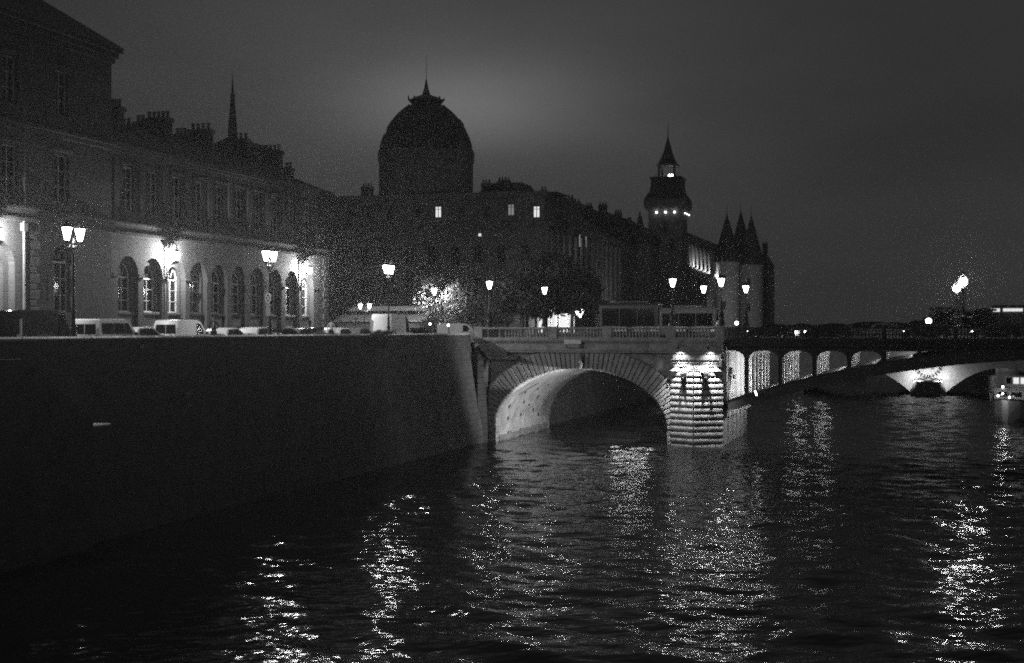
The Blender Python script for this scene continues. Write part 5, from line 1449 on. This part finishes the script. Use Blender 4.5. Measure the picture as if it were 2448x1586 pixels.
# buses standing on the bridge
def bus(label, a, b, L, paint, H=3.05):
    o = thing('bus', label, 'bus', a, b, DECK, 0, 'buses crossing the bridge', island=False)
    h = L/2
    MB().loft([[(s*h*k, y*1.27*k2, z) for s, y in ((-1,-1),(1,-1),(1,1),(-1,1))] for k, k2, z in ((0.985, 0.97, 0.35), (1, 1, 0.6), (1, 1, H-0.25), (0.985, 0.93, H-0.05), (0.95, 0.85, H))]).build('body', paint, o, origin=(0,0,0))
    n = int(L/1.5)
    for i in range(n):
        x0 = -h+0.25+(L-0.5)*i/n; x1 = -h+0.25+(L-0.5)*(i+1)/n-0.09
        for s in (-1, 1):
            if i in (1, n-2) and s < 0:
                MB().box(x0, x1, s*1.275-0.01, s*1.275+0.01, 0.5, H-0.55).build('door', 'window_glass', o, origin=(0,0,0))
            else:
                MB().box(x0, x1, s*1.275-0.01, s*1.275+0.01, 1.25, H-0.55).build('side_window', 'window_glass', o, origin=(0,0,0))
    MB().box(-h-0.015, -h+0.005, -1.1, 1.1, 1.2, H-0.4).build('windscreen', 'window_glass', o, origin=(0,0,0))
    MB().box(h-0.005, h+0.015, -1.0, 1.0, 1.5, H-0.5).build('rear_window', 'window_glass', o, origin=(0,0,0))
    MB().bbox(-h+1.4, h-1.4, -0.9, 0.9, H+0.002, H+0.22, 0.05).build('roof_unit', paint, o, origin=(0,0,0))
    for xw in (-h+2.0, h-2.6):
        for s in (-1, 1):
            MB().loft([[(xw+rr*math.cos(q), s*1.13+d, 0.48+rr*math.sin(q)) for q in np.linspace(0, 2*PI, 14, endpoint=False)] for d, rr in ((-0.15, 0.48), (0.15, 0.48), (0.152, 0.25), (0.12, 0.1))]).build('wheel', 'rubber', o, origin=(0,0,0))
    for s in (-1, 1):
        MB().box(-h-0.03, -h+0.01, s*0.95-0.15, s*0.95+0.15, 0.65, 0.85).build('headlight', 'head_light', o, origin=(0,0,0))
        MB().box(h-0.01, h+0.02, s*1.05-0.1, s*1.05+0.1, 0.9, 1.2).build('tail_light', 'tail_light', o, origin=(0,0,0))
    # blank poster panels along the flank
    for i, (x0, w_) in enumerate(((-h*0.62, 1.6), (h*0.12, 1.8), (h*0.62, 1.2))):
        MB().box(x0, x0+w_, -1.29, -1.272, 0.72, 1.16).build('poster_panel', 'silver_paint' if i % 2 else 'white_paint', o, origin=(0,0,0))
    return o
b1_ = 13.6; bus('taller dark bus in front of the court building', (a_at(1440, b1_)+a_at(1578, b1_))/2, b1_, a_at(1578, b1_)-a_at(1440, b1_), 'bus_paint', 3.55)
b2_ = 9.6; bus('lower bus behind the pair of pier lamps', (a_at(1582, b2_)+a_at(1716, b2_))/2, b2_, a_at(1716, b2_)-a_at(1582, b2_), 'grey_paint', 3.0)

# ================================================================== BOAT at the right
ab = a_at(2403, 42)
boat = thing('river_boat', 'pale river boat with a lit wheelhouse moored at the right edge', 'boat', ab, 42, 0, rot=R(-14), island=False)
hl = []
for u, w_, zt_ in ((0.0, 0.35, 2.5), (0.06, 1.5, 2.35), (0.16, 2.2, 2.2), (0.4, 2.45, 2.0), (1.0, 2.45, 2.0)):
    y = 24*u
    hl.append([(-w_, y, zt_), (-w_*0.86, y, 0.6), (-w_*0.55, y, -0.6), (w_*0.55, y, -0.6), (w_*0.86, y, 0.6), (w_, y, zt_)])
MB().loft(hl).build('hull', 'hull_white', boat, origin=(0,0,0))
MB().loft([[(r_[0][0]*1.02, r_[0][1], r_[0][2]+0.002), (r_[-1][0]*1.02, r_[-1][1], r_[-1][2]+0.002), (r_[-1][0]*1.02, r_[-1][1], r_[-1][2]+0.16), (r_[0][0]*1.02, r_[0][1], r_[0][2]+0.16)] for r_ in hl]).build('rubbing_strake', 'dark_trim', boat, origin=(0,0,0))
MB().bbox(-1.7, 1.7, 2.6, 7.0, 2.2, 3.55, 0.08).build('cabin', 'hull_white', boat, origin=(0,0,0))
MB().bbox(-1.85, 1.85, 2.45, 7.2, 3.552, 3.7, 0.04).build('cabin_roof', 'hull_white', boat, origin=(0,0,0))
MB().bbox(-1.2, 1.4, 6.0, 9.0, 3.702, 5.0, 0.06).build('wheelhouse', 'white_paint', boat, origin=(0,0,0))
for i in range(3):
    MB().box(-1.05+0.82*i, -0.45+0.82*i, 5.96, 6.0, 4.15, 4.85).build('window', 'lit_window' if i else 'window_glass', boat, origin=(0,0,0))
for i in range(2):
    MB().box(-1.3+1.5*i, -0.2+1.5*i, 2.55, 2.595, 2.75, 3.3).build('window', 'window_glass', boat, origin=(0,0,0))
MB().box(-0.5, 0.4, 0.62, 0.9, 1.15, 1.6).build('hawse_plate', 'dark_trim', boat, origin=(0,0,0))
MB().tube([(0, 6.6, 5.0), (0, 6.6, 6.6)], [0.06, 0.03], 5).build('mast', 'black_iron', boat, origin=(0,0,0))
for p_ in ((-0.7, 2.3, 3.9), (-1.1, 1.7, 2.9), (0.2, 1.4, 2.75)):
    MB().ball(p_, 0.12, 8, 5).build('deck_lamp', 'street_glint', boat, origin=(0,0,0))
MB().tube([(0, 0.6, 2.6), (0, -0.5, 3.3), (0, -1.3, 3.4)], 0.04, 5).build('lamp_boom', 'black_iron', boat, origin=(0,0,0))  # boom and its lamp are added to brighten the hull
MB().ball((0, -1.35, 3.28), 0.10, 8, 5).build('bow_lamp', 'lantern_bridge', boat, origin=(0,0,0))
bulb(boat, 0, -1.35, 3.28, 'boat', 0.08)
rl = MB()
for i in range(8): rl.tube([(-1.9, 1.6+0.5*i*1.6, 2.3), (-1.9-0.1, 1.6+0.5*i*1.6, 3.1)], 0.025, 4)
rl.tube([(-2.0, 1.6, 3.1), (-2.2, 7.2, 3.1)], 0.025, 4)
rl.build('railing', 'white_paint', boat, origin=(0,0,0))

# ================================================================== FLOWER MARKET
mk = 36.0
a0, a1 = a_at(800, mk), a_at(1008, mk)
fm = thing('flower_market_hall', 'long low market hall with a raised pale roof and open gable', 'market hall', (a0+a1)/2, mk+4, GROUND)
z1 = z_at(769, a1, mk); z2 = z_at(754, a1, mk+2.2); z3 = z_at(743, a1, mk+2.2); z4 = z_at(732, a1, mk+4)
b0, b1, bm_ = mk, mk+8, mk+4
MB().box(a0+0.3, a1-0.3, b0+0.3, b1-0.3, GROUND, z1-0.02).build('wall', 'market_wall', fm)
nroof = 16
for i in range(nroof):
    x0 = a0+(a1-a0)*i/nroof; x1 = a0+(a1-a0)*(i+1)/nroof-0.05
    MB().loft([[(x, b0-0.5, z1), (x, b0+2.4, z2), (x, b0+2.4, z2+0.07), (x, b0-0.5, z1+0.07)] for x in (x0, x1)]).build('roof_panel', 'market_roof', fm)
MB().loft([[(x, b1+0.5, z1), (x, b1-2.4, z2), (x, b1-2.4, z2+0.07), (x, b1+0.5, z1+0.07)] for x in (a0, a1)]).build('roof_panel', 'market_roof', fm)
MB().box(a0+1.2, a1-0.1, b0+2.45, b1-2.45, z2-0.3, z3).build('clerestory', 'market_wall', fm)
for i in range(8):
    x0 = a0+1.4+(a1-a0-1.7)*i/8
    MB().box(x0, x0+(a1-a0-1.7)/8-0.12, b0+2.40, b0+2.445, z2+0.12, z3-0.08).build('clerestory_pane', 'window_glass', fm)
MB().loft([[(x, b0+2.0, z3+0.01), (x, bm_, z4), (x, b1-2.0, z3+0.01)] for x in (a0+0.9, a1+0.1)]).build('ridge_roof', 'coping_stone', fm)
MB().loft([[(a1-0.095, b0+2.45, z2-0.2), (a1-0.095, b1-2.45, z2-0.2), (a1-0.095, b1-2.45, z3), (a1-0.095, bm_, z4-0.03), (a1-0.095, b0+2.45, z3)], [(a1+0.05, b0+2.45, z2-0.2), (a1+0.05, b1-2.45, z2-0.2), (a1+0.05, b1-2.45, z3), (a1+0.05, bm_, z4-0.03), (a1+0.05, b0+2.45, z3)]]).build('gable_wall', 'canvas', fm)
for y0, y1 in ((b0-0.6, b0+2.4), (b1+0.6, b1-2.4)):
    MB().tube([(a1+0.1, y0, z1), (a1+0.1, y1, z2)], 0.10, 6).build('barge_beam', 'coping_stone', fm)
for yy in (b0+0.2, bm_-1, bm_+1, b1-0.2):
    MB().tube([(a1-0.1, yy, GROUND), (a1-0.1, yy, z1)], 0.08, 6).build('post', 'black_iron', fm)
MB().bbox(a1-0.28, a1+0.0, b0+0.6, bm_-1.2, GROUND, GROUND+1.1, 0.05).build('counter', 'canvas', fm)

# ================================================================== TREES and plants
def leaves(mb, centre, rad, n, size, squash=0.8, seed=0, hollow=0.25):
    g = np.random.default_rng(seed)
    for i in range(n):
        d = g.normal(size=3); d /= np.linalg.norm(d)
        r = rad*(hollow+(1-hollow)*g.random()**0.6)
        p = Vector((centre[0]+d[0]*r, centre[1]+d[1]*r, centre[2]+d[2]*r*squash))
        n1 = Vector(g.normal(size=3)).normalized(); u = n1.orthogonal().normalized(); v = n1.cross(u)
        s = size*(0.6+0.8*g.random())
        mb.add([tuple(p-u*s*0.55), tuple(p+v*s*0.32+n1*s*0.06), tuple(p+u*s*0.6), tuple(p-v*s*0.32+n1*s*0.06)], [(0,1,2,3)])
def tree(name, label, a, b, h, trunk_h, rad, nclump, nleaf, size, seed, foliage='foliage', tr=0.16, z0=GROUND, group=None, squash=0.75, bough=0.06):
    o = thing(name, label, 'tree', a, b, z0, group=group, island=False)
    g = random.Random(seed)
    wood = MB(); crown = MB()
    lean = (g.uniform(-0.1, 0.1), g.uniform(-0.1, 0.1))
    wood.tube([(0,0,0), (lean[0]*0.4, lean[1]*0.4, trunk_h*0.5), (lean[0], lean[1], trunk_h), (lean[0]*1.5, lean[1]*1.5, (trunk_h+h)/2)], [tr*1.25, tr, tr*0.85, tr*0.3], 8)
    wood.build('trunk', 'bark', o, smooth=True, origin=(0,0,0))
    limbs = MB()
    for i in range(nclump):
        q = 2*PI*i/nclump + g.uniform(-0.4, 0.4); el = g.uniform(0.05, 1.0)
        rr = rad*g.uniform(0.45, 0.95)
        zc = trunk_h+(h-trunk_h)*el
        sh = math.sqrt(max(0.15, 1-(abs(el-0.42)/0.62)**2))
        c = (rr*sh*math.cos(q), rr*sh*math.sin(q), zc)
        s0 = (lean[0], lean[1], trunk_h*g.uniform(0.8, 1.05))
        mid = (c[0]*0.5+g.uniform(-.2,.2), c[1]*0.5+g.uniform(-.2,.2), s0[2]+(zc-s0[2])*0.62)
        limbs.tube([s0, mid, c], [tr*0.42, tr*0.26, tr*0.08], 5)
        for _ in range(3):
            e_ = (c[0]+g.uniform(-1,1)*rad*0.35, c[1]+g.uniform(-1,1)*rad*0.35, c[2]+g.uniform(-0.2,1)*rad*0.3)
            limbs.tube([mid, ((mid[0]+e_[0])/2+g.uniform(-.15,.15), (mid[1]+e_[1])/2, (mid[2]+e_[2])/2+0.1), e_], [tr*0.2, tr*0.13, tr*0.04], 4)
        leaves(crown, c, rad*g.uniform(0.28, 0.5), nleaf, size, squash, seed*50+i, 0.1)
    limbs.build('limbs', 'bark', o, origin=(0,0,0))
    crown.build('crown', foliage, o, origin=(0,0,0))
    return o
tree('street_tree', 'pale leafy tree lit from within by a street lamp', a_at(1056, 26.2), 26.2, z_at(655, -10, 26)-GROUND, 1.9, 3.3, 20, 60, 0.36, 3, 'pale_foliage', 0.17)
tree('corner_tree', 'dark glossy tree beside the corner bridge lamp', a_at(1168, 6.5), 6.5, z_at(695, -6, 6)-GROUND, 1.3, 2.0, 13, 40, 0.30, 8, 'foliage', 0.12)
tree('corner_bush', 'low bright leafy bush behind the left end of the balustrade', a_at(1202, 6.0), 6.0, 2.3, 0.4, 1.25, 9, 60, 0.28, 12, 'pale_foliage', 0.06)
for px, b, top_, r_, sd, lab in ((1248, 36, 655, 3.6, 21, 'dark tree left of the far parapet lamp'), (1305, 44, 610, 4.6, 22, 'tallest dark tree behind the far parapet lamp'), (1366, 40, 645, 3.1, 23, 'dark tree in front of the lit doorways'), (1128, 40, 690, 3.4, 26, 'dark tree between the lit tree and the corner lamp')):
    a = a_at(px, b)
    tree('square_tree', lab, a, b, z_at(top_, a, b)-GROUND, 3.2 if px > 1200 else 1.8, r_*1.1, 26, 100, 0.45, sd, 'foliage', 0.22)
for px, b, top_, r_, sd, lab in ((2262, 200, 746, 5.0, 31, 'far dark tree behind the globe lamps'), (2335, 215, 750, 5.0, 32, 'far dark tree right of the globe lamps')):
    a = a_at(px, b)
    tree('far_tree', lab, a, b, z_at(top_, a, b)-6, 4, r_, 16, 60, 0.9, sd, 'foliage', 0.3, z0=6)
# potted young trees and a stake at the market
for px, b, h_, sd, lab in ((818, 20, 3.1, 41, 'bare young tree on the pavement left of the market hall'), (850, 22, 2.6, 42, 'drooping young tree against the market wall')):
    a = a_at(px, b)
    tree('young_tree', lab, a, b, h_, 1.9, 0.8, 6, 10, 0.22, sd, 'pale_foliage', 0.05)
# leafy plant growing over the quay coping, and tufts in the joints
bp_ = b_at(898, -0.75)
pl = thing('wall_plant', 'leafy plant spilling over the coping of the quay wall', 'plant', -0.66, bp_, 10.08, island=False)
cr = MB(); stm = MB()
g = random.Random(77)
for i in range(46):
    y0 = g.uniform(-2.2, 2.6); L = g.uniform(0.25, 1.25); up = g.random() < 0.38
    e_ = (g.uniform(0.25, 1.1), y0+g.uniform(-0.6, 0.6), (g.uniform(0.1, 0.38) if up else -L))
    s0 = (-0.05, y0*0.7, -0.05)
    stm.tube([s0, (e_[0]*0.8, (s0[1]+e_[1])/2, max(s0[2], e_[2])*0.5+0.1), e_], 0.012, 3)
    for k_ in range(9):
        f_ = 0.3+0.7*k_/9
        leaves(cr, (s0[0]+(e_[0]-s0[0])*f_, s0[1]+(e_[1]-s0[1])*f_, s0[2]+(e_[2]-s0[2])*f_), 0.14, 2, 0.17, 1, i*20+k_)
stm.build('stems', 'bark', pl, origin=(0,0,0)); cr.build('leaves', 'pale_foliage', pl, origin=(0,0,0))
for i, (px, py, s_, lab) in enumerate(((340, 832, 0.5, 'weed tuft rooted in the wall below the white hatchback'), (306, 818, 0.3, 'tiny weed under the coping below the minibus'), (556, 812, 0.45, 'slanting weed under the coping near the suited man'), (520, 822, 0.3, 'small weed low on the wall below the suited man'), (637, 808, 0.35, 'weed under the coping left of the sign post'), (430, 955, 0.8, 'pale hanging weed halfway down the quay wall'))):
    b = b_at(px, -0.5); z = z_at(py, -0.5, b); a = wall_a(z)
    o = thing('wall_weed', lab, 'plant', a, b, z, island=False)
    m1 = MB(); m2 = MB()
    g = random.Random(i)
    for k_ in range(5):
        e_ = (g.uniform(0.05, 0.25)*s_*2, g.uniform(-0.3, 0.3)*s_, g.uniform(-0.5, 0.5)*s_)
        m1.tube([(-0.02, 0, 0), (e_[0]*0.7, e_[1]*0.5, e_[2]*0.4+0.05), e_], 0.01, 3)
        leaves(m2, e_, 0.12*s_*2, 6, 0.16*s_*2, 1, i*9+k_)
    m1.build('stem', 'bark', o, origin=(0,0,0)); m2.build('leaves', 'pale_foliage', o, origin=(0,0,0))

# ================================================================== SIGN on the lamp post
sb = b_at(645, AL)-0.42
sg = thing('no_stopping_sign', 'round sign with a diagonal cross above two small plates', 'sign', AL+0.1, sb, GROUND, rot=R(-27), island=False)
kz = W(AL, sb).y/3400
def szz(py): return 10.5+(787-py)*kz-GROUND
MB().tube([(0, 0.05, 0), (0, 0.05, szz(694))], 0.035, 6).build('post', 'black_iron', sg, origin=(0,0,0))
rc = 12.0*kz; zc2 = szz(713)
def disc(r0, r1, y0, y1, m_, nm, n=28):
    rings = []
    mb = MB()
    for i in range(n):
        q0, q1 = 2*PI*i/n, 2*PI*(i+1)/n
        if r0 > 0:
            mb.prism([(r0*math.cos(q0), zc2+r0*math.sin(q0)), (r1*math.cos(q0), zc2+r1*math.sin(q0)), (r1*math.cos(q1), zc2+r1*math.sin(q1)), (r0*math.cos(q1), zc2+r0*math.sin(q1))], y0, y1)
    if r0 == 0: mb.prism([(r1*math.cos(2*PI*i/n), zc2+r1*math.sin(2*PI*i/n)) for i in range(n)], y0, y1)
    return mb.build(nm, m_, sg, origin=(0,0,0))
disc(0, rc*0.985, -0.01, 0.01, 'sign_dark', 'sign_face')
disc(rc*0.74, rc, -0.03, -0.011, 'sign_white', 'sign_border')
x_ = MB()
for s in (-1, 1):
    d = rc*0.52; w_ = rc*0.075
    x_.prism([(-d-w_, zc2-s*d+w_*s*1.0), (-d+w_, zc2-s*d-w_*s*1.0), (d+w_, zc2+s*d-w_*s), (d-w_, zc2+s*d+w_*s)], -0.026-0.003*(s > 0), -0.0105)
x_.build('cross_mark', 'sign_white', sg, origin=(0,0,0))
MB().box(-8.5*kz, 9*kz, -0.02, 0.0, szz(733), szz(726.5)).build('upper_plate', 'sign_grey', sg, origin=(0,0,0))
MB().box(-8.5*kz, 9*kz, -0.02, 0.0, szz(755.5), szz(734)).build('lower_plate', 'sign_grey', sg, origin=(0,0,0))
for s_ in (-1, 1): MB().tube([(s_*5*kz, -0.024, szz(736)), (s_*5*kz, -0.02, szz(736))], 0.02, 5).build('bolt', 'black_iron', sg, origin=(0,0,0))

# ================================================================== PEOPLE
def person(label, a, b, face, top_m, trouser, pose, inner=None):
    o = thing('person', label, 'person', a, b, GROUND+0.36, rot=face, island=False)
    J = [((0,0,0.95), .135), ((0,0.01,1.18), .125), ((0,0.0,1.38), .135), ((0,0.0,1.47), .075), ((0,0.02,1.54), .052),         # 0-4 pelvis..neck
         ((0.19,0,1.41), .062), ((-0.19,0,1.41), .062)]                                                                              # 5,6 shoulders
    E_ = [(0,1),(1,2),(2,3),(3,4),(3,5),(3,6)]
    J += [((0.09,0,0.90), .095), ((0.10,0.03,0.50), .065), ((0.10,0.0,0.09), .045), ((0.11,0.14,0.04), .04)]; E_ += [(0,7),(7,8),(8,9),(9,10)]
    J += [((-0.09,0,0.90), .095), ((-0.10,0.05,0.50), .065), ((-0.10,-0.02,0.09), .045), ((-0.11,0.12,0.04), .04)]; E_ += [(0,11),(11,12),(12,13),(13,14)]
    n = len(J)
    for s, sh in ((1, 5), (-1, 6)):
        el, ha = pose[0 if s > 0 else 1]
        J += [((s*el[0], el[1], el[2]), .045), ((s*ha[0], ha[1], ha[2]), .034)]
        E_ += [(sh, len(J)-2), (len(J)-2, len(J)-1)]
    me = bpy.data.meshes.new('body'); me.from_pydata([j[0] for j in J], E_, []); me.update()
    ob = bpy.data.objects.new('body', me); C.objects.link(ob); ob.parent = o
    mod = ob.modifiers.new('skin', 'SKIN')
    for i, j in enumerate(J): me.skin_vertices[0].data[i].radius = (j[1], j[1]*0.85)
    me.skin_vertices[0].data[0].use_root = True
    sd = ob.modifiers.new('sub', 'SUBSURF'); sd.levels = 2; sd.render_levels = 2
    me.materials.append(MATS[top_m])
    # trousers as a slightly larger sleeve over the legs
    tr_ = MB()
    for s, f in ((1, 7), (-1, 11)):
        tr_.tube([J[f][0], J[f+1][0], (J[f+2][0][0], J[f+2][0][1], 0.06)], [.115, .088, .082], 10)
    tr_.lathe([(0.13, 0.80), (0.165, 0.9), (0.16, 1.0)], 12, sy=0.8)
    tr_.build('trousers', trouser, o, smooth=True, origin=(0,0,0))
    hd = MB().lathe([(0.035, 1.545), (0.055, 1.57), (0.072, 1.62), (0.079, 1.68), (0.074, 1.73), (0.05, 1.775), (0.01, 1.79)], 14, 0, 0.03, sy=1.15)
    hd.add([(-0.014,0.115,1.655),(0.014,0.115,1.655),(0,0.14,1.652),(0,0.118,1.70)], [(0,1,2),(0,2,3),(1,3,2)])
    for s in (-1, 1): hd.ball((s*0.078, 0.02, 1.665), 0.018, 6, 4, 1.5)
    h_ = hd.build('head', 'skin', o, smooth=True, origin=(0,0,0))
    for s in (-1, 1): MB().ball((s*0.028, 0.112, 1.685), 0.010, 6, 4).build('eye', 'hair', h_, origin=(0,0,0))
    MB().box(-0.022, 0.022, 0.105, 0.122, 1.622, 1.629).build('mouth', 'dark_trim', h_, origin=(0,0,0))
    MB().lathe([(0.080, 1.69), (0.086, 1.725), (0.078, 1.77), (0.05, 1.80), (0.01, 1.81)], 14, 0, 0.012, sy=1.12).build('hair', 'hair', o, smooth=True, origin=(0,0,0))
    for s, q in ((1, n+1), (-1, n+3)):
        c = Vector(J[q][0]); pe = Vector(J[q-1][0]); d = (c-pe).normalized(); u = d.orthogonal().normalized(); v = d.cross(u)
        hm = MB(); hm.tube([c-d*0.01, c+d*0.04, c+d*0.09], [.026, .036, .03], 8)
        for k_ in range(4):
            st_ = c+d*0.085+u*(k_-1.5)*0.017; L = (0.055, 0.068, 0.064, 0.048)[k_]
            hm.tube([st_, st_+d*L*0.6+v*0.008, st_+d*L+v*0.022], [.009, .0085, .006], 5)
        hm.tube([c+d*0.03+u*0.028, c+d*0.065+u*0.052, c+d*0.09+u*0.052], [.011, .010, .007], 5)
        hm.build('hand', 'skin', o, smooth=True, origin=(0,0,0))
    for s in (-1, 1): MB().bbox(s*0.105-0.045, s*0.105+0.045, -0.08, 0.2, 0.0, 0.09, 0.02).build('shoe', 'dark_trim', o, origin=(0,0,0))
    if inner:
        MB().add([(-0.055,0.125,1.45),(0.055,0.125,1.45),(0.035,0.142,1.12),(-0.035,0.142,1.12),(-0.05,0.09,1.44),(0.05,0.09,1.44),(0.03,0.1,1.12),(-0.03,0.1,1.12)], [(0,1,2,3),(4,5,6,7),(0,3,7,4),(1,2,6,5),(0,1,5,4)]).build('shirt_front', inner, o, origin=(0,0,0))
        for s in (-1, 1):
            MB().loft([[(s*0.05, 0.128, 1.46), (s*0.105, 0.118, 1.44), (s*0.04, 0.146, 1.10), (s*0.03, 0.146, 1.12)], [(s*0.05, 0.142, 1.46), (s*0.105, 0.132, 1.44), (s*0.04, 0.158, 1.10), (s*0.03, 0.158, 1.12)]]).build('lapel', top_m, o, origin=(0,0,0))
    return o
pa = -2.2
person('person in a dark suit and open white shirt walking toward the river', pa, b_at(511, pa), R(192), 'cloth_dark', 'cloth_dark', (((0.30,-0.02,1.16), (0.20,0.20,1.05)), ((0.30,-0.04,1.16), (0.16,0.24,1.00))), 'cloth_white')
person('person in a loose white shirt seen from behind at the hospital corner', pa, b_at(792, pa), R(10), 'cloth_white', 'cloth_dark', (((0.28,-0.02,1.15), (0.26,0.06,0.90)), ((0.28,-0.02,1.15), (0.26,0.06,0.90))))

# ================================================================== HAZE
hz = MB().box(-260, 330, -60, 560, -3, 92)
h_o = hz.build('haze', 'asphalt', None, origin=(0,0,0))
hm = bpy.data.materials.new('night_haze'); hm.use_nodes = True
t = hm.node_tree; t.nodes.remove(t.nodes['Principled BSDF'])
pv = N(t, 'ShaderNodeVolumePrincipled')
pv.inputs['Color'].default_value = (0.9, 0.9, 0.9, 1)
pv.inputs['Density'].default_value = 0.00036
pv.inputs['Anisotropy'].default_value = 0.72
t.links.new(pv.outputs[0], t.nodes['Material Output'].inputs['Volume'])
h_o.data.materials[0] = hm
h_o['kind'] = 'stuff'
